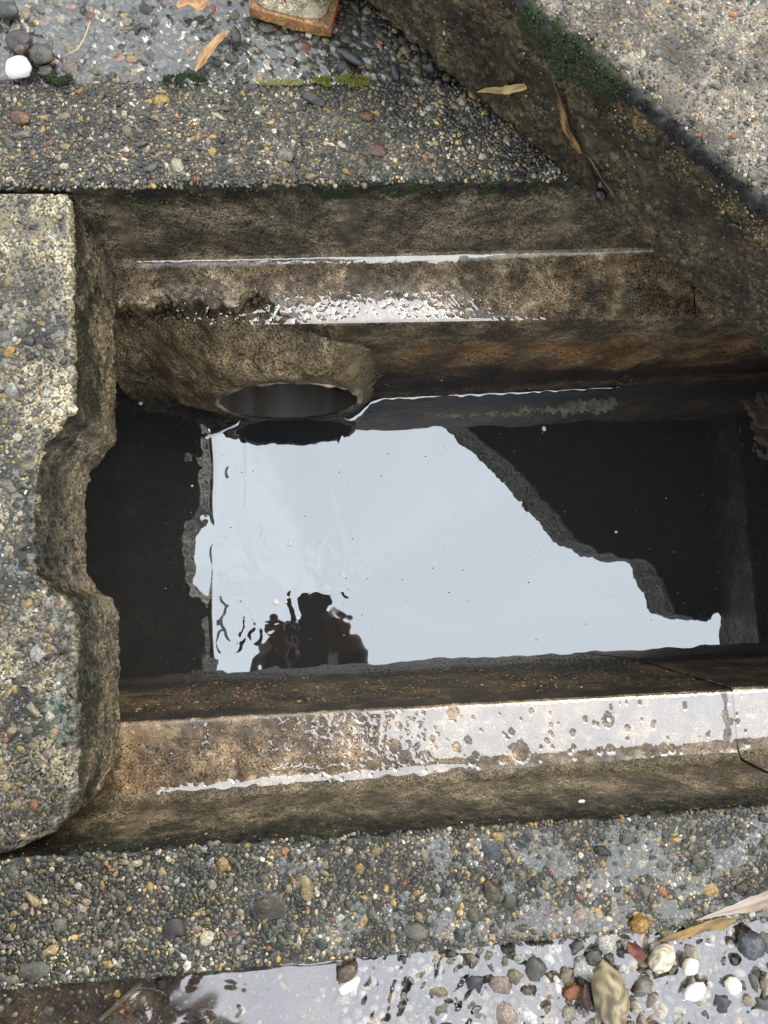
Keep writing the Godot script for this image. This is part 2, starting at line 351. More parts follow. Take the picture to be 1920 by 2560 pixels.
	var gutter := func(x: float, z: float) -> float:
		var p := Vector3(x, 0, z)
		var f := (z - 0.2216 - 0.0012 * n3(0, p, 60.0) - 0.0025 * ss(0.03, 0.1, x) * n3(1, p, 90.0)) * 250.0
		f = minf(f, (0.36 + 0.03 * n3(3, p, 14.0) - x) * 60.0)
		f = minf(f, (0.325 + 0.012 * n3(4, p, 18.0) - z) * 60.0)
		var dry := along(x, [[-0.17, -0.4], [-0.12, 0.5], [-0.02, 1.4], [0.01, 0.8], [0.06, 0.38], [0.3, 0.4]])
		return minf(f, dry + 0.75 * n3(2, Vector3(x + 0.5 * z, 0, 1.4 * z - 0.3 * x), 42.0) + 0.3 * n3(3, p, 95.0))
	o = put(self, "puddle", sheet(-0.32, 0.38, 0.22, 0.335, 0.0014, gutter, func(x: float, z: float, f: float) -> float:
		var p := Vector3(x, 0, z)
		var rough := ss(-0.01, 0.05, x)
		var q := Vector3(p.x + 0.4 * p.z, 0, p.z * 0.75)
		return 0.2942 + 0.0008 * ss(0, 0.6, f) + lerpf(0.00030, 0.0011, rough) * n3(4, q, lerpf(30.0, 52.0, rough)) + rough * 0.0006 * n3(5, q, 120.0)), M.puddle)
	tag(o, "rippled gutter water running over white gravel along the near kerb", "", "", "structure")
	var damp := func(x: float, z: float) -> float:
		var p := Vector3(x, 0, z)
		if z < line(0.152, 0.0061, x) or z > 0.2185: return -1.0
		return -0.24 + 0.8 * n3(1, p, 35.0) + 0.6 * n3(2, p, 125.0) + 0.35 * ss(-0.05, 0.2, x)
	o = put(self, "kerb_water", sheet(-0.28, 0.36, 0.15, 0.2195, 0.0014, damp, func(x: float, z: float, f: float) -> float:
		var p := Vector3(x, 0, z)
		return lerpf(TOP, TOP - 0.003, (z - 0.147) / 0.0739) + 0.0004 + 0.0005 * n3(3, p, 260.0)), M.film_thin)
	tag(o, "film of water between the pebbles of the near kerb", "", "", "structure")
	var on_block := func(x: float, z: float) -> float:
		var p := Vector3(x, 0, z)
		var e := -0.160 - block_cut(z, 1.0)
		return minf((e - x) * 100.0, -0.25 + 0.7 * n3(1, p, 40.0) + 0.8 * n3(2, p, 120.0) + 0.25 * ss(-0.17, -0.2, x))
	o = put(self, "cover_water", sheet(-0.29, -0.156, -0.25, 0.13, 0.0014, on_block, func(x: float, z: float, f: float) -> float: return TOP + 0.0013 + 0.0006 * n3(3, Vector3(x, 0, z), 190.0)), M.film_thin)
	tag(o, "film of water between the pebbles of the notched cover", "", "", "structure")

# ------------------------------------------------------------------ stones, leaves, moss and other small things
func build_loose() -> void:
	var white := lin(250, 248, 240, 0.62)
	var cream := lin(232, 222, 198, 0.75)
	var grey := lin(140, 136, 132, 0.62)
	var tan_c := lin(196, 176, 130, 0.65)
	stone("white_stone", "bright white angular stone lying by the far kerb at the left", Vector3(-0.1895, 0.304, -0.3625), Vector3(0.0088, 0.005, 0.0082), 0.3, 3, 0.9, white, white * 0.93)
	stone("mauve_stone", "mauve grey slab of stone just above the bright white stone", Vector3(-0.1885, 0.303, -0.382), Vector3(0.0085, 0.004, 0.0095), 0.5, 4, 0.8, lin(128, 114, 118, 0.6), lin(96, 88, 92, 0.6))
	stone("olive_stone", "pale olive angular stone right of the bright white stone", Vector3(-0.174, 0.304, -0.372), Vector3(0.0078, 0.005, 0.0085), 0.9, 8, 0.8, lin(190, 184, 160, 0.6), lin(120, 114, 88, 0.6))
	stone("pinkish_stone", "small pinkish stone touching the top of the bright white stone", Vector3(-0.1865, 0.3065, -0.3735), Vector3(0.0042, 0.003, 0.0038), 0.0, 9, 0.4, lin(158, 122, 104, 0.6), lin(128, 104, 96, 0.6))
	stone("speckled_stone", "small speckled stone below the pale olive stone", Vector3(-0.1715, 0.302, -0.361), Vector3(0.0052, 0.003, 0.0048), 0.5, 10, 0.6, lin(170, 152, 140, 0.6), lin(110, 100, 86, 0.6))
	stone("blue_grey_stone", "bluish grey stone at the upper left end of the puddled pebbles", Vector3(-0.197, 0.302, -0.405), Vector3(0.008, 0.004, 0.006), 0.2, 12, 0.5, lin(120, 124, 130, 0.6), lin(92, 94, 98, 0.6))
	stone("grey_shard", "smooth grey oval stone at the tip of the orange brown leaf", Vector3(-0.0445, 0.303, -0.387), Vector3(0.0035, 0.003, 0.006), 0.2, 14, 0.3, grey, grey * 0.8)
	stone("wet_slate", "wet grey sliver of slate below the tile fragment", Vector3(0.034, 0.302, -0.3735), Vector3(0.0105, 0.002, 0.0036), -0.62, 15, 0.5, lin(130, 132, 140, 0.6), lin(92, 94, 100, 0.6))
	stone("pointed_stone", "dark pointed stone in the shade of the askew cover", Vector3(0.0645, 0.304, -0.3605), Vector3(0.0035, 0.004, 0.0075), 0.2, 16, 0.9, lin(96, 100, 108, 0.6), lin(60, 62, 70, 0.6))
	stone("shaded_stone", "round dark stone tucked under the far edge of the askew cover", Vector3(0.0885, 0.305, -0.3635), Vector3(0.0052, 0.004, 0.0042), 0.2, 18, 0.4, lin(80, 78, 76, 0.6), lin(58, 56, 54, 0.6))
	stone("big_stone", "big olive and cream stone standing in the gutter gravel", Vector3(0.167, 0.302, 0.2545), Vector3(0.0112, 0.012, 0.0185), 0.12, 21, 0.85, lin(184, 168, 130, 0.62), lin(98, 90, 68, 0.62), "", 0.7)
	stone("white_stone", "long white stone leaning in the gutter left of the big olive stone", Vector3(0.0055, 0.301, 0.2355), Vector3(0.0078, 0.005, 0.0040), 0.55, 22, 0.6, white, cream)
	stone("brown_stone", "brown wedge stone above the long white gutter stone", Vector3(0.0045, 0.300, 0.2285), Vector3(0.0075, 0.005, 0.0052), 0.5, 24, 0.8, lin(150, 130, 104, 0.6), lin(104, 90, 72, 0.6))
	stone("cream_stone", "knobbly cream stone against the near kerb right of the brown leaf", Vector3(0.203, 0.301, 0.2370), Vector3(0.0098, 0.007, 0.0068), 0.7, 26, 0.5, cream, lin(176, 160, 130, 0.6))
	stone("glassy_stone", "rounded blue grey stone at the right end of the gutter", Vector3(0.262, 0.301, 0.2340), Vector3(0.008, 0.007, 0.008), 0.0, 27, 0.0, lin(150, 156, 166, 0.6), lin(110, 118, 130, 0.6))
	stone("white_stone", "flat white stone in the gutter right of the big olive stone", Vector3(0.2235, 0.299, 0.2595), Vector3(0.0082, 0.004, 0.0048), 0.3, 28, 0.8, white, white * 0.95)
	stone("white_stone", "sharp white chip in the gutter beneath the glassy blue grey stone", Vector3(0.249, 0.299, 0.2585), Vector3(0.0055, 0.004, 0.0052), 0.8, 30, 0.9, white, cream)
	stone("white_stone", "blunt white stone in the gutter under the knobbly cream stone", Vector3(0.222, 0.299, 0.2445), Vector3(0.006, 0.004, 0.005), 0.8, 31, 0.8, white, cream)
	stone("green_grey_stone", "dull green grey flat stone in the gutter under the brown leaf", Vector3(0.160, 0.298, 0.2345), Vector3(0.0055, 0.003, 0.0055), 0.2, 32, 0.8, lin(140, 140, 116, 0.6), lin(110, 108, 88, 0.6))
	stone("yellow_pebble", "round yellow pebble on the outer edge of the near kerb", Vector3(0.1895, 0.3035, 0.2145), Vector3(0.0060, 0.0045, 0.0056), 0.2, 33, 0.0, lin(236, 186, 70, 0.7), lin(214, 150, 52, 0.7))
	stone("orange_pebble", "orange brown pebble on the far kerb near the left cover", Vector3(-0.1885, 0.3015, -0.328), Vector3(0.0068, 0.0035, 0.0052), -0.3, 34, 0.2, lin(206, 128, 66, 0.65), lin(150, 112, 84, 0.65))
	stone("grey_pebble", "long pale grey pebble on the far kerb under the puddle end", Vector3(0.0068, 0.3025, -0.342), Vector3(0.0088, 0.0035, 0.0042), -0.45, 35, 0.1, lin(156, 150, 138, 0.62), lin(124, 122, 118, 0.62))
	stone("reddish_stone", "reddish square stone bedded in the far kerb", Vector3(0.0496, 0.3015, -0.3045), Vector3(0.0065, 0.003, 0.0055), 0.1, 36, 0.7, lin(176, 112, 96, 0.62), lin(196, 160, 140, 0.62))
	stone("ochre_stone", "flat ochre stone bedded in the far kerb right of the long grey pebble", Vector3(0.0435, 0.3015, -0.329), Vector3(0.0055, 0.003, 0.004), 0.0, 37, 0.6, lin(190, 132, 60, 0.62), lin(140, 112, 60, 0.62))
	stone("flat_stone", "wide flat brown stone bedded in the middle of the near kerb", Vector3(-0.0415, 0.3005, 0.1865), Vector3(0.0125, 0.003, 0.0082), 0.0, 38, 0.5, lin(132, 118, 94, 0.6), lin(96, 86, 70, 0.6))
	stone("blue_stone", "blue grey stone bedded in the near kerb below the ledge joint", Vector3(0.0985, 0.3015, 0.141 + 0.022), Vector3(0.007, 0.003, 0.0085), 0.3, 39, 0.6, lin(112, 118, 128, 0.6), lin(90, 96, 104, 0.6))
	stone("chipped_stone", "cluster of brown chipped stone in a hollow of the near kerb", Vector3(0.097, 0.302, 0.187), Vector3(0.0058, 0.0045, 0.0075), 0.6, 40, 0.9, lin(150, 128, 96, 0.6), lin(92, 76, 56, 0.6))
	stone("pale_pebble", "pale pebble on the far ledge beside its broken edge", Vector3(-0.1215, LEDGE + 0.0018, -0.2535), Vector3(0.0018, 0.002, 0.0042), -0.5, 44, 0.5, lin(210, 176, 140, 0.65), lin(180, 140, 104, 0.65))
	stone("white_chip", "white chip of grit on the dark near side wall", Vector3(0.168, 0.272, 0.1462), Vector3(0.0026, 0.0016, 0.0014), 0.1, 45, 0.8, white, white * 0.9)
	stone("white_chip", "white chip lodged in the round pit of the near ledge", Vector3(0.2166, LEDGE + 0.001, 0.106), Vector3(0.0018, 0.0014, 0.0022), 0.4, 46, 0.8, white, white * 0.9)
	stone("pink_chip", "tiny pinkish chip stuck on the side of the askew cover", slab_point(0.1546, 0.314, 0.001), Vector3(0.0022, 0.0016, 0.002), 0.4, 47, 0.8, lin(220, 180, 160, 0.6), lin(170, 130, 110, 0.6))

	build_tile()
	# dry leaves and blades
	var f := 0.0015
	leaf("dry_leaf", "narrow orange brown dry leaf lying on the puddled pebbles", "leaf", [Vector3(-0.0725, 0.3035, -0.3605), Vector3(-0.066, 0.305, -0.370), Vector3(-0.0575, 0.3055, -0.3815), Vector3(-0.049, 0.305, -0.3895)], [0.0006, 0.0032, 0.0036, 0.0028, 0.0024, 0.0012], Vector3.UP, 0.0004, 0.3, lin(206, 162, 108, 0.62), lin(140, 96, 56, 0.62), 1)
	leaf("dry_leaf", "crumpled orange dry leaf at the top of the puddled pebbles", "leaf", [Vector3(-0.0835, 0.304, -0.4075), Vector3(-0.076, 0.3065, -0.4105), Vector3(-0.068, 0.3045, -0.4075), Vector3(-0.0595, 0.307, -0.414)], [0.001, 0.0042, 0.0034, 0.0045, 0.003, 0.001], Vector3.UP, 0.0004, 0.5, lin(222, 170, 118, 0.62), lin(160, 106, 66, 0.62), 2)
	leaf("dry_grass_stem", "thin bent pale stem of dry grass on the puddled pebbles", "grass stem", [Vector3(-0.1585, 0.3035, -0.371), Vector3(-0.150, 0.3045, -0.3755), Vector3(-0.1445, 0.3055, -0.384), Vector3(-0.1415, 0.305, -0.3955)], [0.0004, 0.0007, 0.0006, 0.0005], Vector3.UP, 0.0008, 0.0, lin(206, 190, 146, 0.6), lin(176, 156, 110, 0.6), 3)
	leaf("straw", "short flat pale straw blade lying on the side of the askew cover", "straw", [slab_point(0.106, 0.3149, 0.0012), slab_point(0.1125, 0.324, 0.0020), slab_point(0.1245, 0.3385, 0.0026), slab_point(0.1374, 0.3530, 0.0022)], [0.0003, 0.0016, 0.0024, 0.0027, 0.0026, 0.0020], SLAB_N, 0.0005, 0.25, lin(206, 184, 130, 0.7), lin(160, 136, 84, 0.7), 4)
	leaf("dead_leaf", "long brown dead leaf hanging down the side of the askew cover", "leaf", [slab_point(0.152, 0.372, 0.0008), slab_point(0.1625, 0.3625, 0.002), slab_point(0.174, 0.350, 0.003), slab_point(0.190, 0.3385, 0.002)], [0.0003, 0.0010, 0.0030, 0.0028, 0.0032, 0.0026, 0.0014], SLAB_N, 0.0005, 0.35, lin(176, 140, 84, 0.6), lin(66, 48, 28, 0.6), 5)
	leaf("dead_leaf", "dark curled scrap of leaf below the long brown dead leaf", "leaf", [slab_point(0.1945, 0.337, 0.001), slab_point(0.203, 0.330, 0.003), slab_point(0.211, 0.318, 0.002)], [0.001, 0.004, 0.0046, 0.002], SLAB_N, 0.0005, 0.5, lin(70, 54, 34, 0.6), lin(34, 26, 18, 0.6), 6)
	leaf("twig", "thin dark twig among the leaf scraps on the askew cover", "twig", [slab_point(0.196, 0.342, 0.002), slab_point(0.212, 0.333, 0.003), slab_point(0.224, 0.327, 0.002)], [0.0003, 0.0005, 0.0003], SLAB_N, 0.0008, 0.0, lin(120, 100, 70, 0.6), lin(70, 54, 36, 0.6), 7)
	stone("black_clod", "black crumb of soil caught under the leaf scraps on the askew cover", slab_point(0.216, 0.3195, 0.002), Vector3(0.0042, 0.003, 0.0045), 0.4, 51, 0.7, lin(30, 28, 26, 0.6), lin(60, 60, 62, 0.6))
	stone("rusty_crumb", "rust coloured crumb at the lower edge of the askew cover", slab_point(0.200, 0.3075, 0.001), Vector3(0.003, 0.002, 0.003), 0.4, 52, 0.7, lin(120, 58, 36, 0.6), lin(90, 46, 30, 0.6))
	stone("ash_crumb", "pale grey crumb above the black crumb on the askew cover", slab_point(0.2115, 0.326, 0.002), Vector3(0.002, 0.0018, 0.0025), 0.4, 53, 0.7, lin(160, 164, 166, 0.6), lin(110, 112, 114, 0.6))
	leaf("pale_leaf", "broad pale dead blade reaching in over the near kerb from the right", "leaf", [Vector3(0.226, 0.3045, 0.2145), Vector3(0.2395, 0.307, 0.2105), Vector3(0.2585, 0.312, 0.2045), Vector3(0.285, 0.320, 0.195), Vector3(0.33, 0.336, 0.178)], [0.0003, 0.0018, 0.0042, 0.0056, 0.0062, 0.0066, 0.0066, 0.006], Vector3.UP, 0.0006, 0.2, lin(214, 198, 180, 0.55), lin(150, 126, 106, 0.55), 8)
	leaf("yellow_leaf", "yellow brown dead leaf under the broad pale blade at the kerb edge", "leaf", [Vector3(0.203, 0.3005, 0.2265), Vector3(0.2155, 0.302, 0.2235), Vector3(0.230, 0.304, 0.219), Vector3(0.252, 0.304, 0.2165)], [0.0006, 0.0026, 0.003, 0.0028, 0.0038, 0.001], Vector3.UP, 0.0005, 0.3, lin(176, 138, 74, 0.55), lin(96, 76, 42, 0.55), 9)
	leaf("red_leaf", "crumpled red brown leaf in the gutter below the yellow pebble", "leaf", [Vector3(0.182, 0.299, 0.2265), Vector3(0.186, 0.302, 0.2305), Vector3(0.1915, 0.300, 0.2375)], [0.001, 0.004, 0.0035, 0.001], Vector3.UP, 0.0004, 0.6, lin(130, 62, 46, 0.6), lin(84, 40, 32, 0.6), 10)
	leaf("dark_leaf", "dark maroon curled leaf against the left of the big gutter stone", "leaf", [Vector3(0.1525, 0.300, 0.2485), Vector3(0.1505, 0.3025, 0.255), Vector3(0.1535, 0.300, 0.264)], [0.0008, 0.003, 0.003, 0.0008], Vector3.UP, 0.0004, 0.7, lin(70, 30, 24, 0.6), lin(36, 18, 16, 0.6), 11)
	leaf("reed_scrap", "straw coloured reed scrap in the silt at the lower left", "straw", [Vector3(-0.121, 0.2905, 0.2285), Vector3(-0.133, 0.291, 0.2375), Vector3(-0.146, 0.2905, 0.2475)], [0.0012, 0.0016, 0.0015, 0.001], Vector3.UP, 0.0006, 0.1, lin(122, 108, 80, 0.6), lin(94, 80, 54, 0.6), 12)
	# moss
	moss("moss_cushion", "bright green moss cushion on the upper arris of the askew cover", 5600, 61, func(a: float, b: float, c: float) -> Array:
		var s := 0.118 + 0.072 * a
		var w := 0.0048 + 0.0062 * sin(PI * a) + 0.003 * n3(0, Vector3(s, 0, 0), 90.0)
		var q := (b * 2.0 - 1.0)
		var y := 0.3985 - maxf(-q, 0.0) * w * 1.7
		var inn := maxf(q, 0.0) * w * 0.9
		if n3(1, Vector3(s, q * w, 0), 160.0) < -0.45: return []
		return [slab_point(s, y, -inn) + Vector3(0, 0.0035 * ss(0.0, 0.2, q), 0), (SLAB_N * clampf(0.6 - q, 0, 1) + Vector3.UP * clampf(0.6 + q, 0, 1)).normalized(), 1.0], 0.0022, lin(84, 104, 56, 0.5), lin(34, 46, 26, 0.5))
	moss("dark_moss", "strip of dark moss along the arris of the askew cover", 2600, 62, func(a: float, b: float, c: float) -> Array:
		var s := 0.185 + 0.22 * a
		var q := b * 2.0 - 1.0
		if n3(1, Vector3(s, q * 0.004, 0), 70.0) < -0.15: return []
		var w := 0.0042 + 0.003 * n3(0, Vector3(s, 0, 0), 60.0)
		return [slab_point(s, 0.401 - maxf(-q, 0.0) * w, -maxf(q, 0.0) * w) + Vector3(0, 0.0022 * ss(0, 0.3, q), 0), (SLAB_N * 0.5 + Vector3.UP).normalized(), 0.7], 0.0026, lin(34, 36, 26, 0.6), lin(20, 22, 18, 0.6))
	moss("moss_tuft", "dark green moss tuft at the far kerb below the orange brown leaf", 700, 63, kerb_moss_at(-0.094, -0.066, -0.3555, 0.004), 0.0026, lin(44, 70, 28, 0.55), lin(26, 44, 18, 0.55))
	moss("moss_tuft", "small green moss tuft right of the bright white stone", 420, 64, kerb_moss_at(-0.170, -0.155, -0.356, 0.0042), 0.0026, lin(50, 74, 28, 0.55), lin(28, 44, 18, 0.55))
	moss("moss_tuft", "yellow green moss at the puddle end under the tile fragment", 1300, 65, kerb_moss_at(0.008, 0.048, -0.3548, 0.0048), 0.0022, lin(140, 138, 40, 0.55), lin(80, 84, 28, 0.55))
	moss("pale_moss", "pale yellowish crust of moss along the puddle edge left of the yellow green moss", 700, 66, kerb_moss_at(-0.030, 0.008, -0.3535, 0.0022), 0.0016, lin(190, 190, 120, 0.55), lin(120, 120, 70, 0.55))
	moss("edge_moss", "green moss fringe along the top of the far side wall", 2600, 67, func(a: float, b: float, c: float) -> Array:
		var x := -0.01 + 0.16 * a
		if n3(1, Vector3(x, b * 0.01, 0), 60.0) < 0.05: return []
		return [Vector3(x, TOP - 0.001 - 0.014 * b, line(-0.2782, -0.0101, x) + 0.0012), Vector3(0, 0.5, 0.8), 0.7], 0.0022, lin(62, 84, 26, 0.5), lin(30, 42, 16, 0.5))
	moss("gutter_moss", "dark green moss on the foot of the near kerb above the gravel", 700, 68, func(a: float, b: float, c: float) -> Array:
		var x := 0.105 + 0.05 * a
		if n3(1, Vector3(x, b * 0.01, 0), 60.0) < -0.1: return []
		return [Vector3(x, 0.302 - 0.009 * b, 0.2215), Vector3(0, 0.4, 0.8), 0.8], 0.002, lin(50, 66, 24, 0.5), lin(28, 38, 16, 0.5))
	# flecks of foam and scum on the water
	var fleck := plain_mat("white_foam", lin(240, 238, 230, 0.8), 0.7)
	var spots := [[-0.0493, 0.002, 0.0036, "largest white fleck, floating on the dark reflection near the swirls"], [-0.0328, -0.0569, 0.0026, "white fleck floating in the middle of the white reflection"],
		[-0.0391, 0.0025, 0.0018, "small white fleck right beside the largest white fleck"], [0.0035, 0.0129, 0.0018, "white fleck on the right part of the dark reflection"], [-0.0275, 0.0194, 0.0022, "yellowish fleck in the middle of the dark reflection"],
		[-0.1122, -0.1744, 0.0026, "cream fleck on the corner of the white reflection by the pipe"], [-0.1815, -0.2104, 0.0022, "cream fleck by the far wall beside the left cover"], [0.2441, -0.1691, 0.0026, "white fleck alone on the dark water under the askew cover"],
		[-0.1311, -0.1214, 0.0012, "tiny pale fleck on the dark water left of the wavy line"], [0.3144, -0.0541, 0.0016, "tiny pale fleck far right on the dark water"], [-0.1185, -0.0085, 0.0012, "tiny fleck at the step of the dark reflection"]]
	var k := 0
	for s in spots:
		var o := put(self, "foam_fleck", rock(Vector3(s[2], 0.0012, s[2] * 0.9), k * 0.7, 80 + k, 0.7, Color(1, 1, 1), Color(0.9, 0.9, 0.88)), fleck)
		o.position = Vector3(s[0], 0.0004, s[1])
		tag(o, s[3], "foam fleck")
		k += 1
	var specks := []
	var rng := RandomNumberGenerator.new()
	rng.seed = 8
	for i in 170:
		var r := 0.0003 + 0.0006 * pow(rng.randf(), 2.0)
		specks.append([Transform3D(Basis.from_scale(Vector3(r, r * 0.4, r)), Vector3(-0.17 + 0.6 * rng.randf(), 0.0003, -0.19 + 0.26 * rng.randf())), 12, 0.9, r, i % 5])
	var dust := thing("floating_dust", "tiny pale specks drifting on the drain water", "", Vector3(0.05, 0, -0.06))
	dust.set_meta("kind", "stuff")
	commit_grains(dust, specks, 0, "speck", M.grain_dry)
	var scum_m := M.plain.duplicate() as StandardMaterial3D
	scum_m.resource_name = "pale_scum"
	var scum_c := func(p: Vector3) -> Color: return lin(150, 142, 120, 0.5).lerp(lin(84, 80, 68, 0.5), clampf(0.5 + fbm(0, p, 120.0), 0, 1))
	var sc := put(self, "scum_patch", sheet(0.10, 0.34, -0.208, -0.178, 0.0012, func(x: float, z: float) -> float:
		var p := Vector3(x, 0, z)
		var wide := along(x, [[0.11, 0.001], [0.17, 0.0035], [0.24, 0.005], [0.29, 0.0085], [0.322, 0.009], [0.331, 0.0]])
		var mid := along(x, [[0.12, -0.1875], [0.24, -0.188], [0.30, -0.1925], [0.33, -0.194]])
		return (wide - absf(z - mid)) * 180.0 + 0.75 * n3(1, p, 110.0) + 0.7 * n3(2, p, 260.0) - 0.25, func(x: float, z: float, f: float) -> float: return 0.0005 + 0.0007 * ss(0, 0.8, f), scum_c), scum_m)
	tag(sc, "ragged band of pale scum along the far waterline right of the pipe", "scum")
	sc = put(self, "scum_patch", sheet(0.44, 0.56, -0.215, -0.12, 0.0016, func(x: float, z: float) -> float:
		var p := Vector3(x, 0, z)
		return (0.030 - Vector2((x - 0.508) * 0.8, (z + 0.168) * 0.75).length()) * 40.0 + 0.5 * n3(1, p, 45.0) + 0.3 * n3(2, p, 160.0), func(x: float, z: float, f: float) -> float: return 0.0005 + 0.0022 * ss(0, 0.5, f) + 0.0010 * ss(0, 0.3, f) * n3(0, Vector3(x, 0, z), 55.0) + 0.0004 * ss(0, 0.3, f) * n3(1, Vector3(x, 0, z), 190.0), func(p: Vector3) -> Color: return lin(112, 98, 82, 0.5).lerp(lin(84, 72, 58, 0.5), clampf(0.5 + fbm(0, p, 90.0), 0, 1))), scum_m)
	tag(sc, "brown lump of sludge breaking the water at the right under the askew cover", "sludge")
	sc = put(self, "scum_patch", sheet(-0.142, -0.126, -0.162, -0.138, 0.0008, func(x: float, z: float) -> float: return (0.0045 - Vector2(x + 0.135, (z + 0.151) * 1.0).length()) * 300.0 + 0.9 * n3(1, Vector3(x, 0, z), 240.0), func(x: float, z: float, f: float) -> float: return 0.0004 + 0.0004 * ss(0, 0.8, f), scum_c), scum_m)
	tag(sc, "small pale scum patch on the dark water by the left cover", "scum")

func kerb_moss_at(x0: float, x1: float, z: float, w: float) -> Callable:
	return func(a: float, b: float, _c: float) -> Array:
		var x := lerpf(x0, x1, a)
		var q := b * 2.0 - 1.0
		if n3(1, Vector3(x, 0, q * w), 120.0) < -0.3 + 0.5 * q * q: return []
		return [Vector3(x, 0.3018, z + q * w * (0.3 + 0.7 * sin(PI * a)) - 0.02 * (x - x0)), Vector3.UP, 1.0]

func build_tile() -> void:
	# a broken piece of wall tile: clay body, rounded beige face, brown scratched lines
	var root := thing("tile_fragment", "broken orange clay tile with a beige face and brown scratched lines", "tile", Vector3(0.0, 0.299, -0.42))
	var clay := stone_mat("fired_clay", 19.0, tex.paste, tex.bump_fine, 0.02, 0.6)
	var outline := [Vector2(-0.0345, -0.4045), Vector2(-0.020, -0.4000), Vector2(-0.004, -0.3950), Vector2(0.010, -0.3918), Vector2(0.0212, -0.3897), Vector2(0.0250, -0.404), Vector2(0.0300, -0.424), Vector2(0.0345, -0.4450), Vector2(0.004, -0.458), Vector2(-0.0305, -0.452), Vector2(-0.0335, -0.428)]
	put(root, "clay_body", prism(outline, 0.2985, 0.3085, 0.0010, 0.0006, lin(232, 178, 116, 1.0), lin(206, 144, 86, 1.0), lin(236, 100, 48, 1.0)), clay)
	var face := []
	var mid := Vector2(-0.0015, -0.4240)
	for k in 40:
		var a := TAU * k / 40.0
		var d := Vector2(cos(a), sin(a))
		var q := Vector2(signf(d.x) * pow(absf(d.x), 0.42) * 0.0262, signf(d.y) * pow(absf(d.y), 0.5) * 0.0262).rotated(0.24)
		face.append(mid + q * (1.0 + 0.02 * n3(0, Vector3(d.x, d.y, 0), 3.0)))
	put(root, "beige_face", prism(face, 0.3083, 0.3108, 0.0018, 0.0004, lin(222, 204, 168, 1.0), lin(186, 168, 134, 1.0), lin(222, 204, 168, 1.0)), clay)
	var lines := [[[-0.010, -0.4405], [-0.013, -0.430], [-0.009, -0.421], [-0.0105, -0.4135], [-0.0095, -0.4075]], [[-0.0095, -0.4115], [-0.003, -0.4225], [0.002, -0.4330]], [[0.002, -0.4330], [0.0045, -0.420], [0.0085, -0.4115], [0.0125, -0.4080]], [[0.0125, -0.4080], [0.0160, -0.4150], [0.0185, -0.4240], [0.0175, -0.4350]], [[-0.0215, -0.4320], [-0.0185, -0.4200], [-0.020, -0.4130]], [[0.0005, -0.4300], [0.008, -0.4390], [0.0175, -0.4350]]]
	for l in lines:
		var pts := []
		for q in l: pts.append(Vector3(q[0], 0.3109, q[1] + 0.0015))
		put(root, "brown_line", strip_mesh(pts, [0.0005, 0.0011, 0.0008, 0.0012, 0.0005], Vector3.UP, 0.00035, 0.0, lin(120, 52, 38, 0.6), lin(84, 42, 34, 0.6), l.size()), M.plain)

func prism(poly: Array, y0: float, y1: float, bevel: float, rough: float, c0: Color, c1: Color, right: Color) -> ArrayMesh:
	# an upright block of the given outline with worn upper edges
	var mid := Vector2.ZERO
	for q in poly: mid += q / float(poly.size())
	var pts := []
	for k in poly.size():
		var a: Vector2 = poly[k]
		var b: Vector2 = poly[(k + 1) % poly.size()]
		for i in 6: pts.append(a.lerp(b, i / 6.0))
	var levels := [[9.0, y0], [bevel, y0], [0.0, y0 + minf(bevel, (y1 - y0) * 0.3)], [0.0, lerpf(y0, y1, 0.35)], [0.0, lerpf(y0, y1, 0.6)], [0.0, y1 - minf(bevel, (y1 - y0) * 0.35)], [bevel * 0.3, y1 - minf(bevel, (y1 - y0) * 0.35) * 0.3], [bevel, y1], [bevel * 2.5, y1 + 0.0002], [0.012, y1 + 0.0003], [0.02, y1 + 0.0003], [9.0, y1 + 0.0003]]
	var v := PackedVector3Array()
	var c := PackedColorArray()
	var n := pts.size()
	for i in n + 1:
		for j in range(levels.size() - 1, -1, -1):
			var q: Vector2 = pts[i % n]
			var d := (mid - q)
			q += d.normalized() * minf(levels[j][0], d.length() * 0.995)
			var p := Vector3(q.x, levels[j][1], q.y)
			p += Vector3(n3(0, p, 160.0), 0.4 * n3(1, p, 120.0), n3(2, p, 160.0)) * rough
			v.append(p)
			var col := c0.lerp(c1, clampf(0.5 + 1.2 * fbm(1, p, 60.0), 0, 1))
			if pts[i % n].x > 0.0215 and j < 6: col = col.lerp(right, 0.85)
			c.append(col)
	# outline order decides which way round the faces run
	var area := 0.0
	for k in poly.size(): area += (poly[k] as Vector2).cross(poly[(k + 1) % poly.size()])
	var m := v
	if area > 0.0:
		m = PackedVector3Array()
		var cc := PackedColorArray()
		var nv := levels.size()
		for i in range(n, -1, -1):
			for j in nv:
				m.append(v[i * nv + j])
				cc.append(c[i * nv + j])
		c = cc
	return grid_mesh(n + 1, levels.size(), m, c)

# ------------------------------------------------------------------ the photographer, seen only in the water
func hf_at(h: Vector3, b: Basis, x: float, y: float, z: float) -> Vector3:
	return h + b * Vector3(x, y, z)

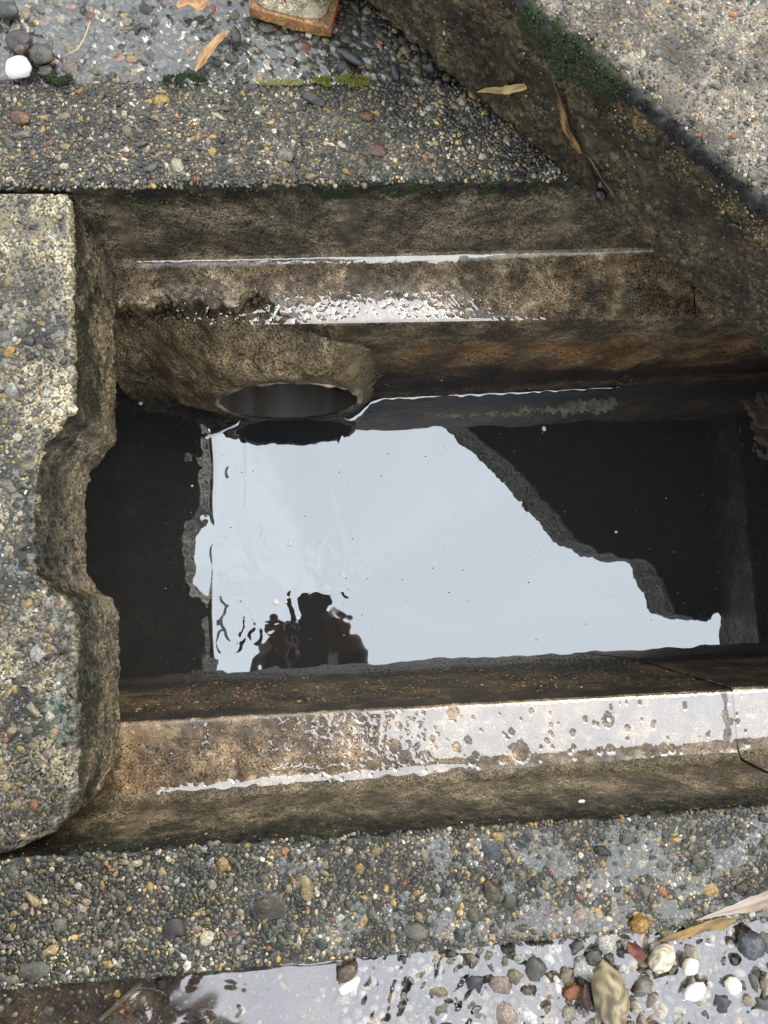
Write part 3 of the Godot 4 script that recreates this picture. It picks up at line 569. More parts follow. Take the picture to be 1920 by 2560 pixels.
func build_person() -> void:
	var skin := lin(160, 122, 100, 0.42)
	var coat := lin(44, 46, 54, 0.8)
	var legs := lin(52, 54, 62, 0.8)
	var shoe := lin(36, 34, 34, 0.8)
	var root := thing("person", "person in a dark jacket squatting over the drain and holding up a phone", "person", Vector3(-0.45, 0.29, 0.5))
	var cx := -0.055
	# seen from above the body reaches back from the head to the left and towards the near kerb
	var back := Vector3(-0.707, 0, 0.707)
	var across := Vector3(0.707, 0, 0.707)
	var pose := func(side: float, y: float, behind: float) -> Vector3: return Vector3(cx, y, 0.13) + across * side + back * behind
	var b := []
	for s in [-1.0, 1.0]:
		b.append([pose.call(s * 0.10, 0.60, 0.66), pose.call(s * 0.22, 0.76, 0.38), 0.092, 0.064, legs])
		b.append([pose.call(s * 0.22, 0.76, 0.38), pose.call(s * 0.17, 0.39, 0.56), 0.062, 0.042, legs])
		b.append([pose.call(s * 0.17, 0.345, 0.58), pose.call(s * 0.19, 0.332, 0.42), 0.045, 0.034, shoe])
	var elbow := [Vector3(-0.125, 0.83, 0.36), Vector3(0.03, 0.83, 0.36)]
	for k in 2:
		var s := k * 2.0 - 1.0
		b.append([pose.call(s * 0.175, 0.94, 0.25), elbow[k], 0.058, 0.046, coat])
		b.append([elbow[k], Vector3(-0.0285 + s * 0.084, 0.820, 0.122), 0.043, 0.032, coat])
		b.append([Vector3(-0.0285 + s * 0.084, 0.820, 0.122), Vector3(-0.0285 + s * 0.074, 0.817, 0.098), 0.027, 0.026, skin])
	b.append([pose.call(-0.07, 0.60, 0.68), pose.call(0.07, 0.60, 0.68), 0.125, 0.125, legs])
	b.append([pose.call(0, 0.62, 0.66), pose.call(0, 0.78, 0.55), 0.135, 0.14, coat])
	b.append([pose.call(-0.05, 0.90, 0.36), pose.call(0.05, 0.90, 0.36), 0.135, 0.135, coat])
	b.append([pose.call(0, 0.78, 0.55), pose.call(0, 0.91, 0.34), 0.14, 0.13, coat])
	b.append([pose.call(-0.16, 0.94, 0.25), pose.call(0.16, 0.94, 0.25), 0.068, 0.068, coat])
	b.append([pose.call(0, 0.90, 0.34), pose.call(0, 0.945, 0.22), 0.12, 0.085, coat])
	b.append([pose.call(0, 0.96, 0.22), pose.call(0, 0.99, 0.09), 0.062, 0.056, skin])
	put(root, "body", body_mesh(b, Vector3(-0.82, 0.27, 0.02), Vector3(0.22, 1.10, 0.98), 0.013, 0.03), M.plain)
	# head, looking down at the phone
	var h := Vector3(cx, 1.00, 0.13)
	var face := (Vector3.DOWN * 0.80 - back * 0.60).normalized()
	var rt := across
	var up := face.cross(rt).normalized()
	if up.dot(back) > 0.0: up = -up
	var hf := Basis(rt, up, face)
	var hd := [
		[hf_at(h, hf, 0, 0.02, -0.02), hf_at(h, hf, 0, 0.025, 0.015), 0.078, 0.075, skin], [hf_at(h, hf, 0, -0.01, 0.03), hf_at(h, hf, 0, -0.07, 0.045), 0.062, 0.036, skin],
		[hf_at(h, hf, 0, 0.012, 0.088), hf_at(h, hf, 0, -0.022, 0.104), 0.009, 0.013, skin], [hf_at(h, hf, -0.016, -0.055, 0.078), hf_at(h, hf, 0.016, -0.055, 0.078), 0.008, 0.008, lin(170, 104, 92, 0.8)],
		[hf_at(h, hf, 0, -0.06, -0.02), hf_at(h, hf, 0, -0.10, -0.055), 0.055, 0.055, skin]]
	for s in [-1.0, 1.0]:
		hd.append([hf_at(h, hf, s * 0.076, 0.01, -0.005), hf_at(h, hf, s * 0.078, -0.02, -0.002), 0.013, 0.009, skin])
		hd.append([hf_at(h, hf, s * 0.031, 0.014, 0.079), hf_at(h, hf, s * 0.032, 0.014, 0.081), 0.0095, 0.0095, lin(40, 32, 28, 0.8)])
		hd.append([hf_at(h, hf, s * 0.018, 0.034, 0.083), hf_at(h, hf, s * 0.046, 0.034, 0.073), 0.007, 0.005, lin(40, 32, 28, 0.8)])
	put(root, "head", body_mesh(hd, h - Vector3.ONE * 0.17, h + Vector3.ONE * 0.17, 0.0045, 0.014), M.plain)
	var hair_c := lin(30, 26, 24, 0.8)
	var hr := [[hf_at(h, hf, 0, 0.045, -0.035), hf_at(h, hf, 0, 0.06, 0.02), 0.083, 0.066, hair_c], [hf_at(h, hf, -0.045, 0.03, -0.04), hf_at(h, hf, -0.06, 0.0, -0.025), 0.045, 0.026, hair_c], [hf_at(h, hf, 0.045, 0.03, -0.04), hf_at(h, hf, 0.06, 0.0, -0.025), 0.045, 0.026, hair_c], [hf_at(h, hf, 0, 0.0, -0.055), hf_at(h, hf, 0, -0.045, -0.065), 0.06, 0.045, hair_c]]
	put(root, "hair", body_mesh(hr, h - Vector3.ONE * 0.19, h + Vector3.ONE * 0.19, 0.006, 0.02), M.plain)
	# hands closed on the phone's long edges
	var mid := -0.0285
	for s in [-1.0, 1.0]:
		var hb := []
		hb.append([Vector3((mid + s * 0.076), 0.817, 0.115), Vector3((mid + s * 0.068), 0.812, 0.062), 0.021, 0.014, skin])
		hb.append([Vector3((mid + s * 0.070), 0.812, 0.112), Vector3((mid + s * 0.056), 0.810, 0.090), 0.018, 0.013, skin])
		var lens := [0.9, 1.0, 0.96, 0.78]
		for k in 4:
			var z: float = 0.044 + k * 0.0185
			var l: float = lens[k]
			var p0 := Vector3((mid + s * 0.066 - 0.001 * k), 0.8085, z + 0.004)
			var p1 := Vector3((mid + s * 0.053), 0.7995, z)
			var p2 := Vector3((mid + s * 0.053 - 0.020 * l), 0.7968, z - 0.003)
			var p3 := Vector3((mid + s * 0.053 - 0.034 * l), 0.7990, z - 0.005)
			hb.append([p0, p1, 0.0085, 0.008, skin])
			hb.append([p1, p2, 0.008, 0.0074, skin])
			hb.append([p2, p3, 0.0074, 0.006, skin])
		hb.append([Vector3((mid + s * 0.068), 0.822, 0.095), Vector3((mid + s * 0.050), 0.828, 0.068), 0.012, 0.0095, skin])
		hb.append([Vector3((mid + s * 0.050), 0.828, 0.068), Vector3((mid + s * 0.024), 0.8245, 0.052), 0.0092, 0.0072, skin])
		var c := Vector3((mid + s * 0.055), 0.813, 0.085)
		put(root, "hand", body_mesh(hb, c - Vector3(0.075, 0.045, 0.075), c + Vector3(0.075, 0.045, 0.075), 0.0032, 0.006), M.plain)
	# the phone
	var ph := thing("mobile_phone", "thin black phone held level above the water", "phone", Vector3(mid, 0.806, 0.062))
	var black := plain_mat("black_phone_shell", lin(34, 34, 38), 0.3)
	var shell := []
	for k in 48:
		var a := TAU * k / 48.0
		shell.append(Vector2(mid + signf(cos(a)) * pow(absf(cos(a)), 0.25) * 0.037, 0.064 + signf(sin(a)) * pow(absf(sin(a)), 0.16) * 0.075))
	var body := prism(shell, 0.8062, 0.8142, 0.0012, 0.0, Color.WHITE, Color.WHITE, Color.WHITE)
	put(ph, "phone_shell", body, black)
	var under := []
	for q in shell: under.append(Vector2(mid, 0.064) + (q - Vector2(mid, 0.064)) * 0.995)
	put(ph, "phone_back", prism(under, 0.8055, 0.8066, 0.0004, 0.0, Color.WHITE, Color.WHITE, Color.WHITE), black)
	var glass := []
	for q in shell: glass.append(Vector2(mid, 0.064) + (q - Vector2(mid, 0.064)) * 0.94)
	put(ph, "phone_screen", prism(glass, 0.8140, 0.8147, 0.0003, 0.0, Color.WHITE, Color.WHITE, Color.WHITE), plain_mat("phone_glass", lin(20, 22, 26), 0.08))

# ------------------------------------------------------------------ small helpers
func lin(r: int, g: int, b: int, k := 1.0) -> Color:
	var c := Color8(r, g, b).srgb_to_linear()
	return Color(c.r * k, c.g * k, c.b * k)

func n3(i: int, p: Vector3, f: float) -> float:
	return fld[i].get_noise_3dv(p * f)

func fbm(i: int, p: Vector3, f: float) -> float:
	return n3(i, p, f) * 0.55 + n3(i + 1, p, f * 2.13) * 0.3 + n3(i + 2, p, f * 4.7) * 0.2

func ss(a: float, b: float, x: float) -> float:
	return smoothstep(a, b, x)

func thing(called: String, label: String, category: String, at := Vector3.ZERO, group := "") -> Node3D:
	var o := Node3D.new()
	o.name = called
	add_child(o, true)
	o.position = at
	tag(o, label, category, group)
	return o

func tag(o: Node, label: String, category := "", group := "", kind := "") -> void:
	if label: o.set_meta("label", label)
	if category: o.set_meta("category", category)
	if group: o.set_meta("group", group)
	if kind: o.set_meta("kind", kind)

func put(parent: Node3D, called: String, mesh: Mesh, mat: Material) -> MeshInstance3D:
	# the mesh is given in world coordinates; the parent stands at its thing's base
	var o := MeshInstance3D.new()
	o.name = called
	o.mesh = mesh
	o.material_override = mat
	parent.add_child(o, true)
	var p: Node = parent
	while p != self:
		o.position -= (p as Node3D).position
		p = p.get_parent()
	return o

func mesh_of(v: PackedVector3Array, n: PackedVector3Array, idx: PackedInt32Array, c := PackedColorArray()) -> ArrayMesh:
	var a := []
	a.resize(Mesh.ARRAY_MAX)
	a[Mesh.ARRAY_VERTEX] = v
	a[Mesh.ARRAY_NORMAL] = n
	a[Mesh.ARRAY_INDEX] = idx
	if c.size(): a[Mesh.ARRAY_COLOR] = c
	var m := ArrayMesh.new()
	m.add_surface_from_arrays(Mesh.PRIMITIVE_TRIANGLES, a)
	return m

func grid_mesh(nu: int, nv: int, v: PackedVector3Array, c := PackedColorArray()) -> ArrayMesh:
	# v[i * nv + j]; u runs right and v runs down when seen from outside
	var n := PackedVector3Array()
	n.resize(v.size())
	for i in nu:
		for j in nv:
			var du := v[mini(i + 1, nu - 1) * nv + j] - v[maxi(i - 1, 0) * nv + j]
			var dv := v[i * nv + mini(j + 1, nv - 1)] - v[i * nv + maxi(j - 1, 0)]
			n[i * nv + j] = dv.cross(du).normalized()
	var idx := PackedInt32Array()
	idx.resize((nu - 1) * (nv - 1) * 6)
	var k := 0
	for i in nu - 1:
		for j in nv - 1:
			var a := i * nv + j
			idx[k] = a; idx[k + 1] = a + nv; idx[k + 2] = a + nv + 1
			idx[k + 3] = a; idx[k + 4] = a + nv + 1; idx[k + 5] = a + 1
			k += 6
	return mesh_of(v, n, idx, c)

func ladder(stops: Array, steps: Array) -> PackedFloat32Array:
	# positions from stop to stop, each stretch cut into its number of steps
	var out := PackedFloat32Array([stops[0]])
	for k in steps.size():
		for i in int(steps[k]):
			out.append(lerpf(stops[k], stops[k + 1], (i + 1.0) / float(steps[k])))
	return out

func along(t: float, pts: Array) -> float:
	# piecewise-smooth function given by [position, value] pairs
	if t <= pts[0][0]: return pts[0][1]
	for k in pts.size() - 1:
		if t <= pts[k + 1][0]:
			return lerpf(pts[k][1], pts[k + 1][1], smoothstep(pts[k][0], pts[k + 1][0], t))
	return pts[-1][1]

# ------------------------------------------------------------------ textures and materials
func noise_bytes(kind: int, freq: float, seed_: int, size: int, ret := 0) -> PackedByteArray:
	var f := FastNoiseLite.new()
	f.seed = seed_
	f.noise_type = kind
	f.frequency = freq
	f.fractal_type = FastNoiseLite.FRACTAL_NONE
	if kind == FastNoiseLite.TYPE_CELLULAR:
		f.cellular_return_type = ret
		f.cellular_jitter = 0.95
	var im := f.get_seamless_image(size, size, false, false, 0.12)
	im.convert(Image.FORMAT_L8)
	return im.get_data()

func to_tex(im: Image) -> ImageTexture:
	return ImageTexture.create_from_image(im)

func sand_tex(size: int, freq: float, seed_: int, spread: float, warm: float) -> ImageTexture:
	# sand grains of differing tone in a cement paste
	var cell := noise_bytes(FastNoiseLite.TYPE_CELLULAR, freq, seed_, size, FastNoiseLite.RETURN_CELL_VALUE)
	var fine := noise_bytes(FastNoiseLite.TYPE_SIMPLEX, freq * 1.7, seed_ + 1, size)
	var soft := noise_bytes(FastNoiseLite.TYPE_SIMPLEX_SMOOTH, 0.02, seed_ + 2, size)
	var out := PackedByteArray()
	out.resize(size * size * 3)
	for i in size * size:
		var h := (cell[i] * 37 + 11) % 256
		var t := 178.0 + (h - 128) * spread + (fine[i] - 128) * 0.28 * spread + (soft[i] - 128) * 0.22
		var w := 0.0
		if h > 236: w = warm; t += 34.0
		elif h < 14: t -= 50.0
		out[i * 3] = clampi(int(t + w * 14.0), 0, 255)
		out[i * 3 + 1] = clampi(int(t + w * 2.0), 0, 255)
		out[i * 3 + 2] = clampi(int(t - w * 32.0), 0, 255)
	return to_tex(Image.create_from_data(size, size, false, Image.FORMAT_RGB8, out))

func blotch_tex(size: int, freq: float, seed_: int, lo: int) -> ImageTexture:
	var a := noise_bytes(FastNoiseLite.TYPE_SIMPLEX_SMOOTH, freq, seed_, size)
	var b := noise_bytes(FastNoiseLite.TYPE_SIMPLEX_SMOOTH, freq * 3.3, seed_ + 5, size)
	var out := PackedByteArray()
	out.resize(size * size * 3)
	for i in size * size:
		var t := clampf((a[i] * 0.62 + b[i] * 0.38 - 70.0) / 120.0, 0.0, 1.0)
		var x := int(lerpf(lo, 255, t))
		out[i * 3] = x; out[i * 3 + 1] = x; out[i * 3 + 2] = x
	return to_tex(Image.create_from_data(size, size, false, Image.FORMAT_RGB8, out))

func bump_tex(size: int, freq: float, seed_: int) -> ImageTexture:
	var d := noise_bytes(FastNoiseLite.TYPE_CELLULAR, freq, seed_, size, FastNoiseLite.RETURN_DISTANCE)
	var s := noise_bytes(FastNoiseLite.TYPE_SIMPLEX, freq * 0.5, seed_ + 3, size)
	var out := PackedByteArray()
	out.resize(size * size)
	for i in size * size:
		out[i] = clampi(int((255 - d[i]) * 0.6 + s[i] * 0.4), 0, 255)
	return to_tex(Image.create_from_data(size, size, false, Image.FORMAT_L8, out))

func stone_mat(called: String, per_metre: float, albedo: Texture2D, bump: Texture2D, bump_cm: float, rough: float, spec := 0.5) -> StandardMaterial3D:
	var m := StandardMaterial3D.new()
	m.resource_name = called
	m.vertex_color_use_as_albedo = true
	m.albedo_texture = albedo
	m.uv1_triplanar = true
	m.uv1_world_triplanar = true
	m.uv1_triplanar_sharpness = 4.0
	m.uv1_scale = Vector3.ONE * per_metre
	m.uv1_offset = Vector3(0.37, 0.61, 0.13)
	m.roughness = rough
	m.metallic_specular = spec
	if bump:
		m.heightmap_enabled = true
		m.heightmap_texture = bump
		m.heightmap_scale = bump_cm
	m.detail_enabled = true
	m.detail_blend_mode = BaseMaterial3D.BLEND_MODE_MUL
	m.detail_albedo = tex.blotch
	m.detail_uv_layer = BaseMaterial3D.DETAIL_UV_2
	m.uv2_triplanar = true
	m.uv2_world_triplanar = true
	m.uv2_scale = Vector3.ONE * 3.1
	return m

func plain_mat(called: String, c: Color, rough: float, spec := 0.5) -> StandardMaterial3D:
	var m := StandardMaterial3D.new()
	m.resource_name = called
	m.albedo_color = c.linear_to_srgb()
	m.roughness = rough
	m.metallic_specular = spec
	return m

func film_mat(called: String, share: float, tint: Color, rough := 0.03) -> StandardMaterial3D:
	# a skin of water on stone: part of the light is mirrored, the rest passes to what lies under it
	var m := StandardMaterial3D.new()
	m.resource_name = called
	m.albedo_color = Color(tint.r, tint.g, tint.b, share)
	m.albedo_texture = tex.white
	m.metallic = 1.0
	m.roughness = rough
	m.transparency = BaseMaterial3D.TRANSPARENCY_ALPHA
	return m

func make_materials() -> void:
	tex.blotch = blotch_tex(512, 0.012, 5, 150)
	tex.white = to_tex(Image.create_from_data(2, 2, false, Image.FORMAT_RGB8, PackedByteArray([255, 255, 255, 255, 255, 255, 255, 255, 255, 255, 255, 255])))
	tex.sand = sand_tex(1024, 0.16, 21, 0.62, 1.0)
	tex.sand_coarse = sand_tex(1024, 0.13, 31, 0.85, 1.2)
	tex.sand_fine = sand_tex(1024, 0.22, 41, 0.42, 0.7)
	tex.paste = sand_tex(512, 0.10, 61, 0.30, 0.5)
	tex.bump = bump_tex(512, 0.07, 71)
	tex.bump_fine = bump_tex(512, 0.16, 81)
	M.kerb = stone_mat("wet_aggregate_concrete", 7.0, tex.sand_coarse, tex.bump, 0.05, 0.42)
	M.cover = stone_mat("worn_aggregate_concrete", 6.3, tex.sand_coarse, tex.bump, 0.06, 0.34)
	M.dry = stone_mat("sandy_concrete", 5.7, tex.sand_fine, tex.bump_fine, 0.05, 0.75)
	M.wall = stone_mat("grimy_cast_concrete", 6.1, tex.sand, tex.bump_fine, 0.06, 0.66, 0.4)
	M.side = stone_mat("grimy_cover_side", 5.1, tex.sand, tex.bump_fine, 0.07, 0.5, 0.5)
	M.ledge = stone_mat("silty_wet_concrete", 4.7, tex.sand_fine, tex.bump_fine, 0.010, 0.24, 0.75)
	M.mortar = stone_mat("rough_mortar", 6.1, tex.sand, tex.bump_fine, 0.15, 0.6, 0.4)
	M.ground = stone_mat("gravelly_ground", 5.3, tex.sand, tex.bump, 0.12, 0.5)
	M.silt = stone_mat("wet_silt", 6.7, tex.sand_fine, tex.bump, 0.05, 0.5)
	M.grain = stone_mat("pebble_stone", 31.0, tex.paste, tex.bump_fine, 0.02, 0.3)
	M.grain_dry = stone_mat("pebble_stone_dry", 31.0, tex.paste, tex.bump_fine, 0.01, 0.6)
	var w := StandardMaterial3D.new()
	w.resource_name = "still_dark_water"
	w.albedo_color = Color(0.272, 0.276, 0.28).linear_to_srgb()
	w.metallic = 0.93
	w.roughness = 0.015
	M.water = w
	M.film = film_mat("water_film", 0.24, Color(1.0, 0.97, 0.95))
	M.film_thin = film_mat("thin_water_film", 0.085, Color(1.0, 1.0, 1.0), 0.16)
	M.puddle = film_mat("puddle_water", 0.2, Color(1.0, 0.98, 0.99), 0.08)
	M.plain = StandardMaterial3D.new()
	M.plain.resource_name = "coloured_surface"
	M.plain.vertex_color_use_as_albedo = true
	M.plain.roughness = 0.6
	M.leaf = M.plain.duplicate()
	M.leaf.resource_name = "dry_leaf"
	M.leaf.roughness = 0.55
	M.pale_stone = M.plain.duplicate()
	M.pale_stone.resource_name = "pale_stone"
	M.pale_stone.roughness = 0.5
	M.moss = M.plain.duplicate()
	M.moss.resource_name = "moss"
	M.moss.roughness = 0.8

# ------------------------------------------------------------------ pebbles
func make_pebbles() -> void:
	for k in 5:
		var rings := 5
		var segs := 8
		var v := PackedVector3Array()
		var idx := PackedInt32Array()
		var sq := 0.7 + 0.12 * k
		for j in rings:
			var a := PI * (j + 0.5) / rings
			for i in segs:
				var b := TAU * (i + 0.5 * (j % 2)) / segs
				var d := Vector3(sin(a) * cos(b), cos(a), sin(a) * sin(b))
				var r := 1.0 + 0.34 * n3(2, d + Vector3(k * 7, 0, 0), 1.5) + 0.22 * n3(3, d + Vector3(k * 5, 0, 0), 2.9)
				v.append(Vector3(d.x * r, d.y * r * 0.85, d.z * r * sq))
		v.append(Vector3(0, 0.85, 0))
		v.append(Vector3(0, -0.85, 0))
		for j in rings - 1:
			for i in segs:
				var a := j * segs + i
				var b := j * segs + (i + 1) % segs
				idx.append_array(PackedInt32Array([a, a + segs, b, b, a + segs, b + segs]))
		for i in segs:
			idx.append_array(PackedInt32Array([rings * segs, i, (i + 1) % segs]))
			idx.append_array(PackedInt32Array([rings * segs + 1, (rings - 1) * segs + (i + 1) % segs, (rings - 1) * segs + i]))
		pebble_mesh.append(oriented(v, idx))
	# stone colours: [r, g, b, weight]
	for c in [[118, 116, 106], [134, 130, 112], [100, 96, 78], [96, 98, 96], [150, 144, 132], [116, 118, 98], [168, 156, 126], [70, 66, 58],
			[212, 186, 136], [226, 188, 106], [204, 132, 82], [240, 228, 200], [252, 250, 242], [164, 108, 94], [184, 164, 152], [58, 60, 64]]:
		pal.append(lin(c[0], c[1], c[2], 0.62))
	for c in pal:
		var m := stone_mat("pebble_stone", 43.0, tex.paste, tex.bump_fine, 0.02, 0.28)
		m.vertex_color_use_as_albedo = false
		m.albedo_color = (c * 1.5).linear_to_srgb()
		pal_mat.append(m)

func oriented(v: PackedVector3Array, idx: PackedInt32Array, c := PackedColorArray(), outward := true) -> ArrayMesh:
	# smooth normals; for a closed shape round its middle the faces are turned outwards
	var mid := Vector3.ZERO
	for p in v: mid += p / float(v.size())
	var n := PackedVector3Array()
	n.resize(v.size())
	for t in range(0, idx.size(), 3):
		var a := v[idx[t]]; var b := v[idx[t + 1]]; var d := v[idx[t + 2]]
		var f := (d - a).cross(b - a)
		if outward and f.dot((a + b + d) / 3.0 - mid) < 0.0:
			var s := idx[t + 1]
			idx[t + 1] = idx[t + 2]
			idx[t + 2] = s
			f = -f
		for q in 3: n[idx[t + q]] += f
	for i in n.size(): n[i] = n[i].normalized()
	return mesh_of(v, n, idx, c)

const W_MIX := [12, 13, 11, 7, 11, 10, 11, 8, 13, 6, 1, 11, 2, 1, 4, 4]
const W_PALE := [8, 9, 7, 5, 11, 5, 12, 6, 13, 7, 2, 14, 4, 1, 6, 4]
const W_WET := [14, 14, 16, 6, 12, 12, 10, 5, 4, 2, 2, 2, 0, 1, 5, 2]
const W_WHITE := [8, 12, 3, 5, 16, 5, 13, 1, 8, 1, 1, 18, 14, 1, 8, 1]
const W_DARK := [10, 8, 14, 6, 4, 8, 7, 16, 9, 6, 5, 3, 0, 2, 2, 8]

func pick(rng: RandomNumberGenerator, w: Array) -> int:
	var total := 0
	for x in w: total += x
	var r := rng.randi() % total
	for k in w.size():
		r -= w[k]
		if r < 0: return k
	return 0

func in_frame(p: Vector3) -> bool:
	var q := cam.transform.affine_inverse() * p
	if q.z > -0.05: return false
	return absf(q.x / q.z) < 0.5 and absf(q.y / q.z) < 0.667

# Grains strewn without overlap. sizes: [[radius, how many tries, scatter of radius], ...] from large to small.
# where(a, b) gives [] or [position, right, up, forward]; out collects [transform, colour number, brightness, radius, mesh number].
func strew(area: Rect2, sizes: Array, weights: Array, seed_: int, where: Callable, sink: float, flat: float, keep := 0.78) -> Array:
	var rng := RandomNumberGenerator.new()
	rng.seed = seed_
	var cell := 0.004
	var hash := {}
	var out := []
	for s in sizes:
		for i in int(s[1]):
			var a := area.position.x + rng.randf() * area.size.x
			var b := area.position.y + rng.randf() * area.size.y
			var r: float = s[0] * (1.0 + (rng.randf() - 0.4) * s[2])
			var turn := rng.randf() * TAU
			var long := 0.8 + rng.randf() * 0.5
			var tone := 0.5 + rng.randf() * 1.0
			var k := pick(rng, weights)
			var variant := rng.randi() % 5
			var ok := true
			var reach := int(ceil(r * 2.0 / cell)) + 1
			reach = mini(reach, 5)
			var ca := int(floor(a / cell))
			var cb := int(floor(b / cell))
			for x in range(ca - reach, ca + reach + 1):
				for y in range(cb - reach, cb + reach + 1):
					var key := x * 100003 + y
					if hash.has(key):
						for o in hash[key]:
							var lim: float = (o[2] + r) * keep
							if (o[0] - a) * (o[0] - a) + (o[1] - b) * (o[1] - b) < lim * lim:
								ok = false
								break
					if not ok: break
				if not ok: break
			if not ok: continue
			var f: Array = where.call(a, b)
			if f.is_empty(): continue
			if r > 0.0022 and ((where.call(a, b + r) as Array).is_empty() or (where.call(a, b - r) as Array).is_empty()): continue
			var key := ca * 100003 + cb
			if not hash.has(key): hash[key] = []
			hash[key].append([a, b, r])
			var up: Vector3 = f[2]
			var bas := Basis(f[1], up, f[3]) * Basis(Vector3.UP, turn)
			var tilt := Basis(Vector3(cos(turn * 3.0), 0, sin(turn * 3.0)), (tone - 1.0) * 0.6)
			bas = bas * tilt * Basis.from_scale(Vector3(r * long, r * flat, r / long))
			out.append([Transform3D(bas, f[0] + up * (r * flat * (sink + (tone - 1.0) * 0.35))), k, tone, r, variant])
	return out

func commit_grains(parent: Node3D, grains: Array, most: int, stuff_name: String, mat: Material, part_name := "pebble") -> void:
	grains.sort_custom(func(a, b): return a[3] > b[3])
	var rest := []
	var n := 0
	for g in grains:
		var t: Transform3D = g[0]
		if n < most and in_frame(t.origin):
			n += 1
			var o := MeshInstance3D.new()
			o.name = part_name
			o.mesh = pebble_mesh[g[4]]
			o.material_override = pal_mat[g[1]]
			parent.add_child(o, true)
			t.origin -= parent.position
			o.transform = t
		else:
			rest.append(g)
	if rest.is_empty(): return
	var holder := Node3D.new()
	for k in 5:
		var some := rest.filter(func(g): return g[4] == k)
		if some.is_empty(): continue
		var mm := MultiMesh.new()
		mm.transform_format = MultiMesh.TRANSFORM_3D
		mm.use_colors = true
		mm.mesh = pebble_mesh[k]
		mm.instance_count = some.size()
		for i in some.size():
			var t: Transform3D = some[i][0]
			t.origin -= parent.position
			mm.set_instance_transform(i, t)
			var c: Color = pal[some[i][1]] * float(some[i][2]) * 1.5
			mm.set_instance_color(i, Color(c.r, c.g, c.b))
		var mi := MultiMeshInstance3D.new()
		mi.name = stuff_name
		mi.multimesh = mm
		mi.material_override = mat
		mi.set_meta("kind", "stuff")
		parent.add_child(mi, true)
	holder.free()

# ------------------------------------------------------------------ sheets with an outline given by a field
func sheet(x0: float, x1: float, z0: float, z1: float, step: float, field: Callable, height: Callable, color = null) -> ArrayMesh:
	var nx := int(ceil((x1 - x0) / step)) + 1
	var nz := int(ceil((z1 - z0) / step)) + 1
	var F := PackedFloat32Array()
	var P := PackedVector3Array()
	F.resize(nx * nz)
	P.resize(nx * nz)
	for i in nx:
		for j in nz:
			var x := x0 + i * step
			var z := z0 + j * step
			var f: float = field.call(x, z)
			F[i * nz + j] = f
			P[i * nz + j] = Vector3(x, height.call(x, z, maxf(f, 0.0)), z)
	var N := PackedVector3Array()
	N.resize(nx * nz)
	for i in nx:
		for j in nz:
			var du := P[mini(i + 1, nx - 1) * nz + j] - P[maxi(i - 1, 0) * nz + j]
			var dv := P[i * nz + mini(j + 1, nz - 1)] - P[i * nz + maxi(j - 1, 0)]
			N[i * nz + j] = dv.cross(du).normalized()
	var v := PackedVector3Array()
	var n := PackedVector3Array()
	var c := PackedColorArray()
	var idx := PackedInt32Array()
	for i in nx - 1:
		for j in nz - 1:
			var a := i * nz + j
			for tri in [[a, a + nz, a + nz + 1], [a, a + nz + 1, a + 1]]:
				var pv := []
				for q in 3:
					var s: int = tri[q]
					var e: int = tri[(q + 1) % 3]
					if F[s] > 0.0: pv.append([P[s], N[s]])
					if (F[s] > 0.0) != (F[e] > 0.0):
						var t := F[s] / (F[s] - F[e])
						pv.append([P[s].lerp(P[e], t), N[s].lerp(N[e], t).normalized()])
				if pv.size() < 3: continue
				var base := v.size()
				for q in pv:
					v.append(q[0])
					n.append(q[1])
					if color != null: c.append(color.call(q[0]))
				for q in pv.size() - 2:
					idx.append_array(PackedInt32Array([base, base + q + 1, base + q + 2]))
	return mesh_of(v, n, idx, c)

# ------------------------------------------------------------------ the channel
func line(c: float, s: float, x: float) -> float:
	return c + s * x

func broken_z(x: float) -> float:
	# where the shoulder of the far wall has broken away over the pipe
	var b := -0.2375 + 0.007 * n3(0, Vector3(x, 0, 1), 38.0) + 0.004 * n3(1, Vector3(x, 0, 2), 120.0)
	return lerpf(b, line(-0.2181, 0.0044, x), ss(-0.040, -0.014, x + 0.006 * n3(2, Vector3(x, 0, 0), 90.0)))

func profile(x: float, dz: float, dy: float) -> Array:
	# [part number, z, y] down the far side, over the floor and up the near side
	var hole := 1.0 - ss(-0.02, 0.03, x)
	var zi := broken_z(x)
	var c := [
		Vector2(line(-0.3535, 0.0016, x), TOP - 0.003), Vector2(line(-0.2782, -0.0101, x), TOP), Vector2(line(-0.2744, -0.0051, x), LEDGE),
		Vector2(zi, LEDGE), Vector2(lerpf(line(-0.2062, -0.0217, x), -0.262, hole), 0.0), Vector2(lerpf(-0.206, -0.262, hole), -0.15), Vector2(0.076, -0.15),
		Vector2(line(0.0781, 0.0076, x), 0.0), Vector2(line(0.0858, 0.0086, x), LEDGE), Vector2(line(0.1427, -0.0017, x), LEDGE),
		Vector2(line(0.1470, 0.0061, x), TOP), Vector2(line(0.2209, -0.0036, x), TOP - 0.003)]
	var r := [0.0, 0.006, 0.007, 0.004, 0.0, 0.01, 0.01, 0.0, 0.0035, 0.008, 0.006, 0.0]
	var steps := [26, 34, 20, 66, 6, 10, 6, 66, 24, 34, 26]
	var part := [0, 1, 2, 3, 3, 4, 5, 5, 6, 7, 8]
	var out := []
	for k in 11:
		var a: Vector2 = c[k]
		var b: Vector2 = c[k + 1]
		var d := (b - a).normalized()
		var p := a + d * float(r[k])
		var q := b - d * float(r[k + 1])
		if r[k] > 0.0:
			# the rounded corner before this stretch
			var e: Vector2 = (c[k] - c[k - 1]).normalized()
			var p0 := a - e * float(r[k])
			for i in range(1, 6):
				var t := i / 6.0
				out.append([part[k], p0.lerp(a, t).lerp(a.lerp(p, t), t)])
		for i in steps[k] + 1:
			out.append([part[k], p.lerp(q, i / float(steps[k]))])
	for o in out: o[1] += Vector2(dz, dy)
	return out

